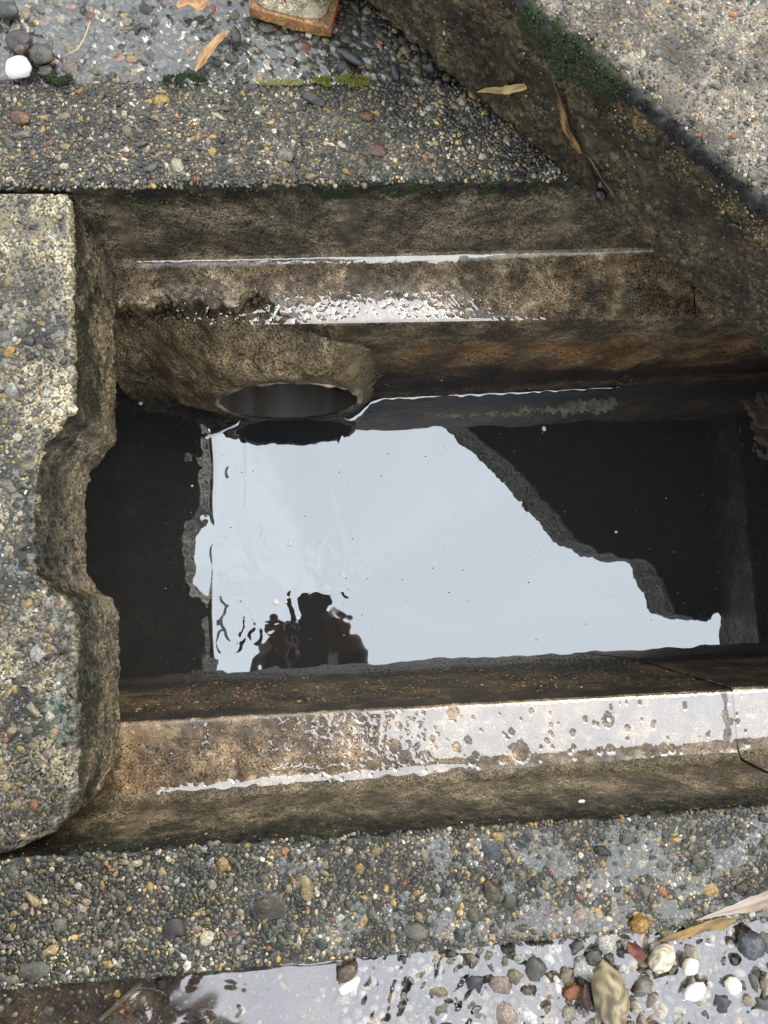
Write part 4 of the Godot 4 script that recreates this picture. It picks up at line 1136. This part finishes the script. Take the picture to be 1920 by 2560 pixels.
func wear(p: Vector3, part: int) -> Vector3:
	var fine := Vector3(n3(0, p, 130.0), n3(1, p, 130.0), n3(2, p, 130.0))
	var wide := Vector3(0, n3(3, p, 22.0), n3(4, p, 22.0))
	var corner := 0.0
	if (part == 1 or part == 7) and p.y > TOP - 0.02: corner = 0.0010
	if part == 0: corner = 0.0009 * ss(-0.288, -0.279, p.z)
	if part == 8: corner = 0.0009 * ss(0.157, 0.148, p.z)
	var amp := 0.0004 + corner
	if part == 2 or part == 6: amp = 0.00022
	if part == 3 and p.x < 0.02: amp = 0.003 + 0.002 * n3(5, p, 30.0)
	return p + fine * amp + wide * (0.0008 if part != 2 and part != 6 else 0.0003)

func channel_color(p: Vector3, part: int) -> Color:
	var a := fbm(0, p, 28.0)
	var b := fbm(3, p, 85.0)
	var g := n3(6, p, 420.0)
	match part:
		0, 8:
			var c := lin(118, 114, 104, 0.62).lerp(lin(84, 84, 66, 0.62), clampf(0.5 + a, 0, 1))
			c = c.lerp(lin(70, 92, 36, 0.4), 0.6 * ss(0.18, 0.5, fbm(2, p, 40.0)))
			var edge := (p.z + 0.285) if part == 0 else (0.153 - p.z)
			var m := ss(-0.006, 0.008, edge + 0.006 * b)
			return c.lerp(lin(40, 46, 22, 0.6), 0.85 * m)
		1, 7:
			var c := lin(156, 141, 116, 1.4).lerp(lin(124, 113, 92, 1.4), clampf(0.5 + a * 1.1, 0, 1))
			c = c.lerp(lin(140, 128, 104, 0.7), 0.6 * ss(0.25, 0.6, b))
			# green and black growth hangs from the upper edge
			var m := ss(0.274, 0.299, p.y + 0.008 * a + 0.014 * b) if part == 1 else ss(0.240, 0.295, p.y + 0.016 * a + 0.022 * b)
			return c.lerp(lin(34, 40, 20, 0.6).lerp(lin(50, 64, 18, 0.55), ss(0.0, 0.35, fbm(4, p, 110.0))), 0.92 * m)
		2, 6:
			var c := lin(182, 156, 124, 1.3).lerp(lin(154, 130, 102, 1.3), clampf(0.5 + a, 0, 1))
			c = c.lerp(lin(226, 206, 172, 1.35), 0.75 * ss(0.22, 0.5, b + 0.3 * a))
			if part == 2:
				for q in [[0.231, -0.239, 0.0095], [0.262, -0.236, 0.008], [0.274, -0.242, 0.006], [0.245, -0.246, 0.004]]:
					var d: float = Vector2(p.x - q[0], p.z - q[1]).length() + 0.004 * n3(1, p, 300.0)
					c = c.lerp(lin(196, 188, 164, 0.6), 0.8 * (1.0 - ss(q[2] * 0.6, q[2], d)))
			return c
		3:
			var y := p.y + 0.012 * a + 0.008 * b
			var c := lin(166, 146, 116, 1.3).lerp(lin(128, 108, 80, 1.3), clampf(0.5 + a, 0, 1))
			c = c.lerp(lin(190, 138, 82, 1.2), 0.7 * ss(0.165, 0.14, y) * ss(-0.5, 0.3, fbm(1, p, 16.0)))
			var stain := ss(0.088, 0.062, y + 0.02 * n3(5, p, 14.0)) * ss(0.01, 0.03, y)
			c = c.lerp(lin(66, 50, 48, 0.7), 0.9 * stain)
			return c.lerp(lin(110, 74, 34, 0.6), 0.6 * ss(0.03, 0.01, y))
		5:
			var y := p.y + 0.012 * a + 0.008 * b
			var c := lin(138, 116, 86, 1.15).lerp(lin(100, 84, 62, 1.15), clampf(0.5 + a, 0, 1))
			c = c.lerp(lin(96, 92, 84, 0.7), 0.8 * ss(0.15, 0.185, y))
			return c.lerp(lin(52, 40, 32, 0.65), 0.8 * ss(0.06, 0.02, y))
	return lin(52, 46, 38, 0.6)

func build_channel(called: String, label: String, xs: PackedFloat32Array, dz: float, dy: float) -> Node3D:
	var root := thing(called, label, "drain channel", Vector3((xs[0] + xs[-1]) * 0.5, -0.15, -0.06), "concrete lengths of the drain")
	var cols := []
	for x in xs: cols.append(profile(x, dz, dy))
	var names := ["kerb", "side_wall", "ledge", "inner_wall", "channel_floor", "inner_wall", "ledge", "side_wall", "kerb"]
	var mats := [M.kerb, M.wall, M.ledge, M.wall, M.silt, M.wall, M.ledge, M.wall, M.kerb]
	var first: Array = cols[0]
	for part in 9:
		var rows := []
		for j in first.size():
			if first[j][0] == part: rows.append(j)
		if part < 8: rows.append(rows[-1] + 1)
		var v := PackedVector3Array()
		var c := PackedColorArray()
		for i in xs.size():
			for j in rows:
				var q: Vector2 = cols[i][j][1]
				var p := wear(Vector3(xs[i], q.y, q.x), part if j != rows[-1] or part == 8 else part + 1)
				v.append(p)
				c.append(channel_color(p, part))
		put(root, names[part], grid_mesh(xs.size(), rows.size(), v, c), mats[part])
	# the two ends and the buried back of the casting
	for e in [0, xs.size() - 1]:
		var poly := PackedVector2Array()
		for o in cols[e]: poly.append(o[1])
		poly.append(Vector2(0.2209 + dz, -0.22))
		poly.append(Vector2(-0.3535 + dz, -0.22))
		var tri := Geometry2D.triangulate_polygon(poly)
		var v := PackedVector3Array()
		var n := PackedVector3Array()
		var c := PackedColorArray()
		for q in poly:
			v.append(Vector3(xs[e], q.y, q.x))
			n.append(Vector3(-1 if e == 0 else 1, 0, 0))
			c.append(lin(90, 84, 70, 0.6))
		if tri.size():
			for t in range(0, tri.size(), 3):
				var f := (v[tri[t + 2]] - v[tri[t]]).cross(v[tri[t + 1]] - v[tri[t]])
				if f.x * n[0].x < 0.0:
					var s := tri[t + 1]
					tri[t + 1] = tri[t + 2]
					tri[t + 2] = s
			put(root, "end_face", mesh_of(v, n, tri, c), M.wall)
	return root

# ------------------------------------------------------------------ covers
# A cover lies along «dir» (level), its open edge on the side «out»; edge(s, t) tells how far that edge is cut back.
func build_cover(root: Node3D, origin: Vector3, dir: Vector3, out: Vector3, s0: float, s1: float, slant: float, depth: float, thick: float, ns: int, cut: Callable, top_color: Callable, side_color: Callable, top_mat: Material, bevel: float, rough: float) -> void:
	var prof := [] # [distance inwards from the edge as share, extra inwards, height]
	var n_top := 40
	for j in n_top + 1:
		var t := pow(1.0 - j / float(n_top), 1.6)
		prof.append([0, t, bevel * 1.2, thick])
	for j in range(1, 5):
		var a := j / 4.0 * PI / 2
		prof.append([0, 0.0, bevel * (1.2 - 1.2 * sin(a)), thick - bevel * (1.0 - cos(a))])
	var n_side := 48
	for j in n_side + 1:
		prof.append([1, 0.0, 0.0, lerpf(thick - bevel, 0.003, j / float(n_side))])
	prof.append([1, 0.0, 0.004, 0.0])
	for j in range(1, 9): prof.append([1, j / 8.0, 0.004, 0.0])
	var nv := prof.size()
	var split := n_top + 5
	var grid := PackedVector3Array()
	for i in ns + 1:
		for j in nv:
			var q: Array = prof[j]
			var u := i / float(ns)
			var far: float = q[1]
			var t: float = far * depth
			var s := s0 + u * (s1 + slant * t - s0)
			var inward: float = lerpf(cut.call(s, q[3] / thick), 0.0, far) + q[2] + t
			var p: Vector3 = origin + dir * s - out * inward + Vector3(0, q[3], 0)
			var w := rough * (1.0 if q[1] < 0.01 else 0.3)
			p += Vector3(n3(0, p, 140.0), n3(1, p, 140.0), n3(2, p, 140.0)) * w
			p += Vector3(n3(3, p, 40.0), 0.3 * n3(4, p, 40.0), n3(5, p, 40.0)) * w * 0.7
			p += Vector3(n3(6, p, 330.0), n3(7, p, 330.0), n3(3, p, 330.0)) * w * 0.5
			grid.append(p)
	for half in 2:
		var j0 := 0 if half == 0 else split - 1
		var j1 := split if half == 0 else nv
		var v := PackedVector3Array()
		var c := PackedColorArray()
		for i in range(ns, -1, -1) if out.dot(dir.cross(Vector3.UP)) < 0.0 else range(ns + 1):
			for j in range(j0, j1):
				var p := grid[i * nv + j]
				v.append(p)
				c.append(top_color.call(p) if half == 0 else side_color.call(p))
		put(root, "top_face" if half == 0 else "side_face", grid_mesh(ns + 1, j1 - j0, v, c), top_mat if half == 0 else M.side)
	for e in 2: # end faces
		var i := 0 if e == 0 else ns
		var v := PackedVector3Array()
		var c := PackedColorArray()
		var idx := PackedInt32Array()
		var face := dir * (-1.0 if e == 0 else 1.0)
		var mid := Vector3.ZERO
		for j in nv: mid += grid[i * nv + j] / float(nv)
		mid.y = origin.y + thick * 0.5
		v.append(mid)
		c.append(side_color.call(mid))
		for j in nv:
			v.append(grid[i * nv + j])
			c.append(side_color.call(grid[i * nv + j]))
		var n := PackedVector3Array()
		n.resize(v.size())
		n.fill(face)
		for j in nv:
			var b := 1 + j
			var d := 1 + (j + 1) % nv
			if (v[d] - v[0]).cross(v[b] - v[0]).dot(face) > 0.0: idx.append_array(PackedInt32Array([0, b, d]))
			else: idx.append_array(PackedInt32Array([0, d, b]))
		put(root, "end_face", mesh_of(v, n, idx, c), M.side)

func block_cut(z: float, _h: float) -> float:
	# the lifting notch and the worn corners of the left cover; the straight edge is x = -0.154
	return along(z, [[-0.273, 0.005], [-0.268, 0.001], [-0.255, 0.0], [-0.1275, 0.0], [-0.117, 0.009], [-0.104, 0.019], [-0.09, 0.0235], [-0.028, 0.0235], [-0.015, 0.016], [-0.006, 0.004], [0.004, 0.0], [0.108, 0.0], [0.122, 0.005], [0.132, 0.014], [0.139, 0.03], [0.1415, 0.05]])

func slab_cut(s: float, _h: float) -> float:
	var b := 0.0016 * n3(0, Vector3(s, 0, 3), 45.0) + 0.001 * n3(1, Vector3(s, 0, 3), 130.0)
	return b + along(s, [[-0.1, 0.0], [0.33, 0.0], [0.40, -0.007], [0.487, -0.019], [0.515, -0.012], [0.54, 0.0], [0.583, 0.029], [0.61, 0.022], [0.63, 0.012], [0.66, -0.004], [0.69, 0.006], [0.706, 0.022]])

const SLAB_O := Vector3(0.0437, 0.306, -0.4129)
const SLAB_D := Vector3(0.7191, 0, 0.6949)
const SLAB_N := Vector3(-0.6949, 0, 0.7191)

func slab_point(s: float, y: float, off := 0.0) -> Vector3:
	return SLAB_O + SLAB_D * s + SLAB_N * (off - slab_cut(s, 0.5)) + Vector3(0, y - 0.306, 0)

# ------------------------------------------------------------------ the water
func water_height(nx: PackedFloat32Array, nz: PackedFloat32Array) -> PackedFloat32Array:
	var h := PackedFloat32Array()
	h.resize(nx.size() * nz.size())
	for i in nx.size():
		for j in nz.size():
			var p := Vector3(nx[i], 0, nz[j])
			var near := ss(0.02, -0.12, nx[i])
			h[i * nz.size() + j] = 0.00007 * n3(0, p, 16.0) + 0.00003 * n3(1, p, 45.0) + near * 0.00005 * n3(2, p, 60.0) + 0.00006 * n3(3, p, 70.0) * exp(-(pow((p.x + 0.02) / 0.05, 2.0) + pow((p.z - 0.02) / 0.05, 2.0)))
	var lines := [
		[0.00030, 0.0016, [[-0.1098, -0.1745], [-0.1083, -0.1377], [-0.1105, -0.0993], [-0.1063, -0.0726], [-0.1008, -0.0653], [-0.1116, -0.0563], [-0.111, -0.0325], [-0.1141, 0.0088], [-0.1133, 0.053]]],
		[-0.00026, 0.0030, [[-0.101, -0.172], [-0.0985, -0.14], [-0.1, -0.10], [-0.097, -0.075], [-0.091, -0.06]]],
		[0.00030, 0.0014, [[-0.0805, -0.1722], [-0.0807, -0.1392], [-0.083, -0.1027], [-0.086, -0.0837], [-0.0786, -0.0593], [-0.0684, -0.0337]]],
		[0.00020, 0.0012, [[-0.0772, -0.165], [-0.0775, -0.1392], [-0.0795, -0.1027], [-0.081, -0.0837], [-0.0746, -0.0593]]],
		[0.00024, 0.0010, [[0.0252, -0.1699], [0.0210, -0.155], [0.0157, -0.1454], [0.0195, -0.135], [0.0198, -0.1257], [0.014, -0.122], [0.005, -0.1211]]],
		[0.00022, 0.0010, [[0.008, -0.113], [0.0125, -0.111], [0.0163, -0.1012], [0.018, -0.0839], [0.0098, -0.0675], [-0.0005, -0.0487], [-0.0029, -0.0306]]],
		[0.00018, 0.0010, [[0.0264, -0.1322], [0.0321, -0.1171], [0.0274, -0.1067]]],
		[0.00020, 0.0010, [[0.0197, -0.0754], [0.0232, -0.0606], [0.0245, -0.0418], [0.018, -0.039], [0.014, -0.0442], [0.0084, -0.055]]]]
	for o in [[-0.0698, -0.0685, 0.006, 0.010, 0.4], [-0.0698, -0.0685, 0.003, 0.005, 0.4], [-0.0630, -0.0562, 0.003, 0.005, 0.2], [0.0271, -0.0259, 0.004, 0.007, 0.1], [0.0365, -0.0391, 0.0025, 0.004, 0.0], [0.0249, -0.0045, 0.004, 0.004, 0.5],
			[-0.092, -0.012, 0.010, 0.016, 0.3], [-0.088, 0.018, 0.014, 0.022, 0.1], [-0.092, 0.02, 0.008, 0.014, 0.1], [-0.085, -0.030, 0.012, 0.009, 0.2], [-0.073, 0.034, 0.006, 0.007, 0.0], [-0.098, 0.04, 0.011, 0.012, 0.0], [-0.090, -0.135, 0.004, 0.006, 0.4]]:
		var ring := []
		for k in 25:
			var a := TAU * k / 24.0
			var q := Vector2(cos(a) * o[2], sin(a) * o[3]).rotated(o[4])
			var wob := 1.0 + 0.15 * n3(4, Vector3(q.x, o[0], q.y), 90.0)
			ring.append([o[0] + q.x * wob, o[1] + q.y * wob])
		lines.append([0.00024, 0.0013, ring])
	for l in lines:
		var amp: float = l[0]
		var wid: float = l[1]
		var pts: Array = l[2]
		# smooth the polyline, then raise the cells near it once
		var c := Curve2D.new()
		for k in pts.size():
			var a := Vector2(pts[maxi(k - 1, 0)][0], pts[maxi(k - 1, 0)][1])
			var b := Vector2(pts[mini(k + 1, pts.size() - 1)][0], pts[mini(k + 1, pts.size() - 1)][1])
			c.add_point(Vector2(pts[k][0], pts[k][1]), (a - b) / 6.0, (b - a) / 6.0)
		c.bake_interval = 0.0008
		var seen := {}
		var baked := c.get_baked_points()
		for q in baked:
			var i0 := nx.bsearch(q.x - wid * 3.0)
			var j0 := nz.bsearch(q.y - wid * 3.0)
			var i := i0
			while i < nx.size() and nx[i] < q.x + wid * 3.0:
				var j := j0
				while j < nz.size() and nz[j] < q.y + wid * 3.0:
					var d := Vector2(nx[i] - q.x, nz[j] - q.y).length_squared()
					var key := i * nz.size() + j
					if not seen.has(key) or seen[key] > d: seen[key] = d
					j += 1
				i += 1
		for key in seen: h[key] += 0.45 * amp * exp(-seen[key] / (2.0 * wid * wid))
	return h

func build_water() -> void:
	var nx := ladder([-1.2, -0.21, -0.125, 0.05, 0.66, 1.3], [8, 40, 160, 240, 8])
	var nz := ladder([-0.62, -0.236, 0.098], [10, 260])
	var h := water_height(nx, nz)
	var v := PackedVector3Array()
	for i in nx.size():
		for j in nz.size():
			v.append(Vector3(nx[i], h[i * nz.size() + j], nz[j]))
	var o := put(self, "drain_water", grid_mesh(nx.size(), nz.size(), v), M.water)
	tag(o, "still black water in the drain mirroring the white sky", "", "", "structure")
	# where the water climbs the far wall
	var shore := [[-0.1217, -0.1745], [-0.1073, -0.1765], [-0.0969, -0.180], [-0.086, -0.1855], [-0.0795, -0.189]]
	put(o, "water_edge", meniscus(shore, 0.0048), M.water)
	shore = [[0.0275, -0.188], [0.036, -0.1885], [0.044, -0.193], [0.053, -0.2005], [0.064, -0.2075], [0.09, -0.2092], [0.13, -0.2100], [0.18, -0.2108], [0.23, -0.2114], [0.29, -0.2126], [0.335, -0.2134]]
	put(o, "water_edge", meniscus(shore, 0.0046), M.water)

func meniscus(pts: Array, size: float) -> ArrayMesh:
	# a concave fillet of water along a shore that lies to the left of the way the points run
	var c := Curve2D.new()
	for k in pts.size():
		var a := Vector2(pts[maxi(k - 1, 0)][0], pts[maxi(k - 1, 0)][1])
		var b := Vector2(pts[mini(k + 1, pts.size() - 1)][0], pts[mini(k + 1, pts.size() - 1)][1])
		c.add_point(Vector2(pts[k][0], pts[k][1]), (a - b) / 6.0, (b - a) / 6.0)
	c.bake_interval = 0.0015
	var q := c.get_baked_points()
	var v := PackedVector3Array()
	for i in q.size():
		var d := (q[mini(i + 1, q.size() - 1)] - q[maxi(i - 1, 0)]).normalized()
		var side := Vector2(-d.y, d.x) # towards the open water when the shore runs along +x
		var s := size * (0.75 + 0.5 * n3(3, Vector3(q[i].x, 0, q[i].y), 70.0)) * ss(0.0, 6.0, mini(i, q.size() - 1 - i) + 0.6)
		for j in 9:
			var a := j / 8.0 * PI / 2
			var out := 1.0 - sin(a)
			var up := 1.0 - cos(a)
			var p := q[i] + side * s * (1.0 - sin(PI / 2 - a)) * 0.0 + side * s * (1.0 - sin(a))
			v.append(Vector3(p.x, 0.0004 + s * 0.8 * up * (0.35 + 0.65 * (1.0 - out)), p.y))
	# rows run from the water to the wall, so turn them round for an outward face
	var nv := 9
	var w := PackedVector3Array()
	for i in q.size():
		for j in nv: w.append(v[i * nv + nv - 1 - j])
	return grid_mesh(q.size(), nv, w)

# ------------------------------------------------------------------ loose things
func rock(size: Vector3, turn: float, seed_: int, angular: float, c0: Color, c1: Color) -> ArrayMesh:
	var rings := 14
	var segs := 20
	var v := PackedVector3Array()
	var c := PackedColorArray()
	var idx := PackedInt32Array()
	var off := Vector3(seed_ * 3.7, seed_ * 1.3, 0)
	var cuts := []
	var rng := RandomNumberGenerator.new()
	rng.seed = seed_
	for k in 9: cuts.append(Vector3(rng.randfn(), rng.randfn(), rng.randfn()).normalized())
	for j in rings + 1:
		var a := PI * j / rings
		for i in segs:
			var b := TAU * i / segs
			var d := Vector3(sin(a) * cos(b), cos(a), sin(a) * sin(b))
			var r := 1.0 + 0.16 * n3(0, d + off, 1.3) + 0.05 * n3(1, d + off, 4.0)
			for k in cuts:
				var lim := 0.86 / maxf(d.dot(k), 0.01)
				r = lerpf(r, minf(r, lim), angular)
			var p := (d * r * size).rotated(Vector3.UP, turn)
			v.append(p)
			c.append(c0.lerp(c1, clampf(0.5 + 1.2 * n3(2, d + off, 2.2) + 0.5 * n3(3, d + off, 7.0), 0, 1)))
	for j in rings:
		for i in segs:
			var a := j * segs + i
			var b := j * segs + (i + 1) % segs
			idx.append_array(PackedInt32Array([a, a + segs, b, b, a + segs, b + segs]))
	return oriented(v, idx, c)

func stone(called: String, label: String, at: Vector3, size: Vector3, turn: float, seed_: int, angular: float, c0: Color, c1: Color, group := "", wet := 0.4) -> void:
	var pale := c0.get_luminance() > 0.5
	var o := put(self, called, rock(size, turn, seed_, angular, c0, c1), M.pale_stone if pale or wet > 0.5 else M.grain)
	o.position = at
	tag(o, label, "stone", group)

# A leaf, blade or twig: points along its middle, half widths, its thickness and how it curls up at the sides.
func strip_mesh(pts: Array, widths: Array, up: Vector3, thick: float, curl: float, c0: Color, c1: Color, seed_: int) -> ArrayMesh:
	var cv := Curve3D.new()
	for k in pts.size():
		var a: Vector3 = pts[maxi(k - 1, 0)]
		var b: Vector3 = pts[mini(k + 1, pts.size() - 1)]
		cv.add_point(pts[k], (a - b) / 6.0, (b - a) / 6.0)
	var len := cv.get_baked_length()
	var ns := 28
	var nw := 6
	var ring := nw * 2
	var hint := PackedVector3Array()
	var v := PackedVector3Array()
	var c := PackedColorArray()
	var idx := PackedInt32Array()
	for i in ns + 1:
		var t := i / float(ns)
		var p := cv.sample_baked(t * len)
		var d := (cv.sample_baked(minf(t + 0.03, 1.0) * len) - cv.sample_baked(maxf(t - 0.03, 0.0) * len)).normalized()
		var side := d.cross(up).normalized()
		var nrm := side.cross(d).normalized()
		var f := t * (widths.size() - 1)
		var k := mini(int(f), widths.size() - 2)
		var w := lerpf(widths[k], widths[k + 1], f - k)
		w *= 1.0 + 0.16 * n3(seed_ % 4, Vector3(t * 5.0, seed_, 0), 3.0)
		for j in ring:
			var top := j < nw
			var q := (j if top else ring - 1 - j) / float(nw - 1) * 2.0 - 1.0
			var h := curl * w * q * q + (thick if top else 0.0) * (1.0 - 0.6 * q * q)
			h += 0.12 * w * n3((seed_ + 1) % 4, Vector3(t * 6.0, q * 1.5, seed_), 2.0)
			v.append(p + side * q * w + nrm * h)
			hint.append(nrm * (1.0 if top else -1.0) + side * q * 0.8)
			c.append(c0.lerp(c1, clampf(0.5 + 0.7 * n3(4, Vector3(t * 2.5, q * 2.0, seed_), 1.0) + 0.7 * n3(5, Vector3(t * 3.0, q * 14.0, seed_), 1.0) - 0.3 * n3(6, Vector3(t * 14.0, q * 3.0, seed_), 1.0), 0, 1)))
	for i in ns:
		for j in ring:
			var a := i * ring + j
			var b := i * ring + (j + 1) % ring
			idx.append_array(PackedInt32Array([a, b, a + ring, b, b + ring, a + ring]))
	return oriented_strip(v, idx, c, hint)

func oriented_strip(v: PackedVector3Array, idx: PackedInt32Array, c: PackedColorArray, hint: PackedVector3Array) -> ArrayMesh:
	# faces turned the way that their corners' hints point
	var n := PackedVector3Array()
	n.resize(v.size())
	for t in range(0, idx.size(), 3):
		var f := (v[idx[t + 2]] - v[idx[t]]).cross(v[idx[t + 1]] - v[idx[t]])
		if f.dot(hint[idx[t]] + hint[idx[t + 1]] + hint[idx[t + 2]]) < 0.0:
			var s := idx[t + 1]
			idx[t + 1] = idx[t + 2]
			idx[t + 2] = s
			f = -f
		for q in 3: n[idx[t + q]] += f
	for i in n.size(): n[i] = n[i].normalized() if n[i].length() > 0.0 else hint[i]
	return mesh_of(v, n, idx, c)

func leaf(called: String, label: String, category: String, pts: Array, widths: Array, up: Vector3, thick: float, curl: float, c0: Color, c1: Color, seed_: int) -> MeshInstance3D:
	var o := put(self, called, strip_mesh(pts, widths, up, thick, curl, c0, c1, seed_), M.leaf)
	tag(o, label, category)
	return o

# Moss: many short pointed shoots in cushions.
func moss(called: String, label: String, count: int, seed_: int, where: Callable, tall: float, c0: Color, c1: Color) -> void:
	var rng := RandomNumberGenerator.new()
	rng.seed = seed_
	var v := PackedVector3Array()
	var n := PackedVector3Array()
	var c := PackedColorArray()
	var idx := PackedInt32Array()
	for i in count:
		var f: Array = where.call(rng.randf(), rng.randf(), rng.randf())
		if f.is_empty(): continue
		var p: Vector3 = f[0]
		var up: Vector3 = (f[1] + Vector3(rng.randf() - 0.5, rng.randf() - 0.5, rng.randf() - 0.5) * 1.5).normalized()
		var s := up.cross(Vector3(rng.randf() - 0.5, rng.randf() - 0.5, rng.randf() - 0.5)).normalized()
		var q := up.cross(s)
		var h: float = tall * f[2] * (0.5 + rng.randf())
		var col := c0.lerp(c1, rng.randf())
		var b := v.size()
		for k in 3:
			var a := TAU * k / 3.0
			var e := (s * cos(a) + q * sin(a))
			v.append(p + e * h * 0.34)
			n.append((e + up * 0.4).normalized())
			c.append(col)
		v.append(p + up * h)
		n.append(up)
		c.append(col)
		for k in 3: idx.append_array(PackedInt32Array([b + k, b + 3, b + (k + 1) % 3]))
	# faces outward
	for t in range(0, idx.size(), 3):
		var f := (v[idx[t + 2]] - v[idx[t]]).cross(v[idx[t + 1]] - v[idx[t]])
		if f.dot(n[idx[t]]) < 0.0:
			var s := idx[t + 1]
			idx[t + 1] = idx[t + 2]
			idx[t + 2] = s
	var o := put(self, called, mesh_of(v, n, idx, c), M.moss)
	tag(o, label, "moss")

# ------------------------------------------------------------------ bodies from joints
func body_mesh(bones: Array, lo: Vector3, hi: Vector3, cell: float, k: float) -> ArrayMesh:
	# bones: [from, to, radius, radius, colour]; smooth union, meshed as surface nets
	var nx := int((hi.x - lo.x) / cell) + 2
	var ny := int((hi.y - lo.y) / cell) + 2
	var nz := int((hi.z - lo.z) / cell) + 2
	var f := PackedFloat32Array()
	var who := PackedInt32Array()
	var best := PackedFloat32Array()
	f.resize(nx * ny * nz); f.fill(1.0)
	who.resize(nx * ny * nz)
	best.resize(nx * ny * nz); best.fill(1.0)
	for b in bones.size():
		var a: Vector3 = bones[b][0]
		var e: Vector3 = bones[b][1]
		var ra: float = bones[b][2]
		var rb: float = bones[b][3]
		var m := maxf(ra, rb) + k + cell * 2.0
		var p0 := (a.min(e) - Vector3.ONE * m - lo) / cell
		var p1 := (a.max(e) + Vector3.ONE * m - lo) / cell
		var ab := e - a
		var ll := maxf(ab.length_squared(), 1e-9)
		for x in range(maxi(0, int(p0.x)), mini(nx, int(p1.x) + 2)):
			for y in range(maxi(0, int(p0.y)), mini(ny, int(p1.y) + 2)):
				for z in range(maxi(0, int(p0.z)), mini(nz, int(p1.z) + 2)):
					var p := lo + Vector3(x, y, z) * cell
					var t := clampf((p - a).dot(ab) / ll, 0.0, 1.0)
					var d := p.distance_to(a + ab * t) - lerpf(ra, rb, t)
					var i := (x * ny + y) * nz + z
					if d < best[i]:
						best[i] = d
						who[i] = b
					var h := maxf(k - absf(d - f[i]), 0.0) / k
					f[i] = minf(d, f[i]) - h * h * k * 0.25
	var at := PackedInt32Array()
	at.resize(nx * ny * nz); at.fill(-1)
	var v := PackedVector3Array()
	var n := PackedVector3Array()
	var c := PackedColorArray()
	var idx := PackedInt32Array()
	var corner := [Vector3i(0, 0, 0), Vector3i(0, 0, 1), Vector3i(0, 1, 0), Vector3i(0, 1, 1), Vector3i(1, 0, 0), Vector3i(1, 0, 1), Vector3i(1, 1, 0), Vector3i(1, 1, 1)]
	var edges := [[0, 1], [2, 3], [4, 5], [6, 7], [0, 2], [1, 3], [4, 6], [5, 7], [0, 4], [1, 5], [2, 6], [3, 7]]
	var g := PackedFloat32Array()
	g.resize(8)
	for x in nx - 1:
		for y in ny - 1:
			for z in nz - 1:
				var i := (x * ny + y) * nz + z
				if absf(f[i]) > cell * 2.5: continue
				var inside := 0
				for q in 8:
					var o: Vector3i = corner[q]
					g[q] = f[i + (o.x * ny + o.y) * nz + o.z]
					if g[q] < 0.0: inside += 1
				if inside == 0 or inside == 8: continue
				var s := Vector3.ZERO
				var cnt := 0
				for e in edges:
					if (g[e[0]] < 0.0) != (g[e[1]] < 0.0):
						var t := g[e[0]] / (g[e[0]] - g[e[1]])
						s += Vector3(corner[e[0]]).lerp(Vector3(corner[e[1]]), t)
						cnt += 1
				at[i] = v.size()
				v.append(lo + (Vector3(x, y, z) + s / cnt) * cell)
				n.append(Vector3(g[4] + g[5] + g[6] + g[7] - g[0] - g[1] - g[2] - g[3], g[2] + g[3] + g[6] + g[7] - g[0] - g[1] - g[4] - g[5], g[1] + g[3] + g[5] + g[7] - g[0] - g[2] - g[4] - g[6]).normalized())
				c.append(bones[who[i]][4])
	var step := [ny * nz, nz, 1]
	for x in range(1, nx - 1):
		for y in range(1, ny - 1):
			for z in range(1, nz - 1):
				var i := (x * ny + y) * nz + z
				for ax in 3:
					var j: int = i + step[ax]
					if (f[i] < 0.0) == (f[j] < 0.0): continue
					var u: int = step[(ax + 1) % 3]
					var w: int = step[(ax + 2) % 3]
					var q := [at[i], at[i - u], at[i - u - w], at[i - w]]
					if q[0] < 0 or q[1] < 0 or q[2] < 0 or q[3] < 0: continue
					for t in [[0, 1, 2], [0, 2, 3]]:
						var a: int = q[t[0]]
						var b: int = q[t[1]]
						var d: int = q[t[2]]
						if (v[d] - v[a]).cross(v[b] - v[a]).dot(n[a] + n[b] + n[d]) > 0.0: idx.append_array(PackedInt32Array([a, b, d]))
						else: idx.append_array(PackedInt32Array([a, d, b]))
	return mesh_of(v, n, idx, c)
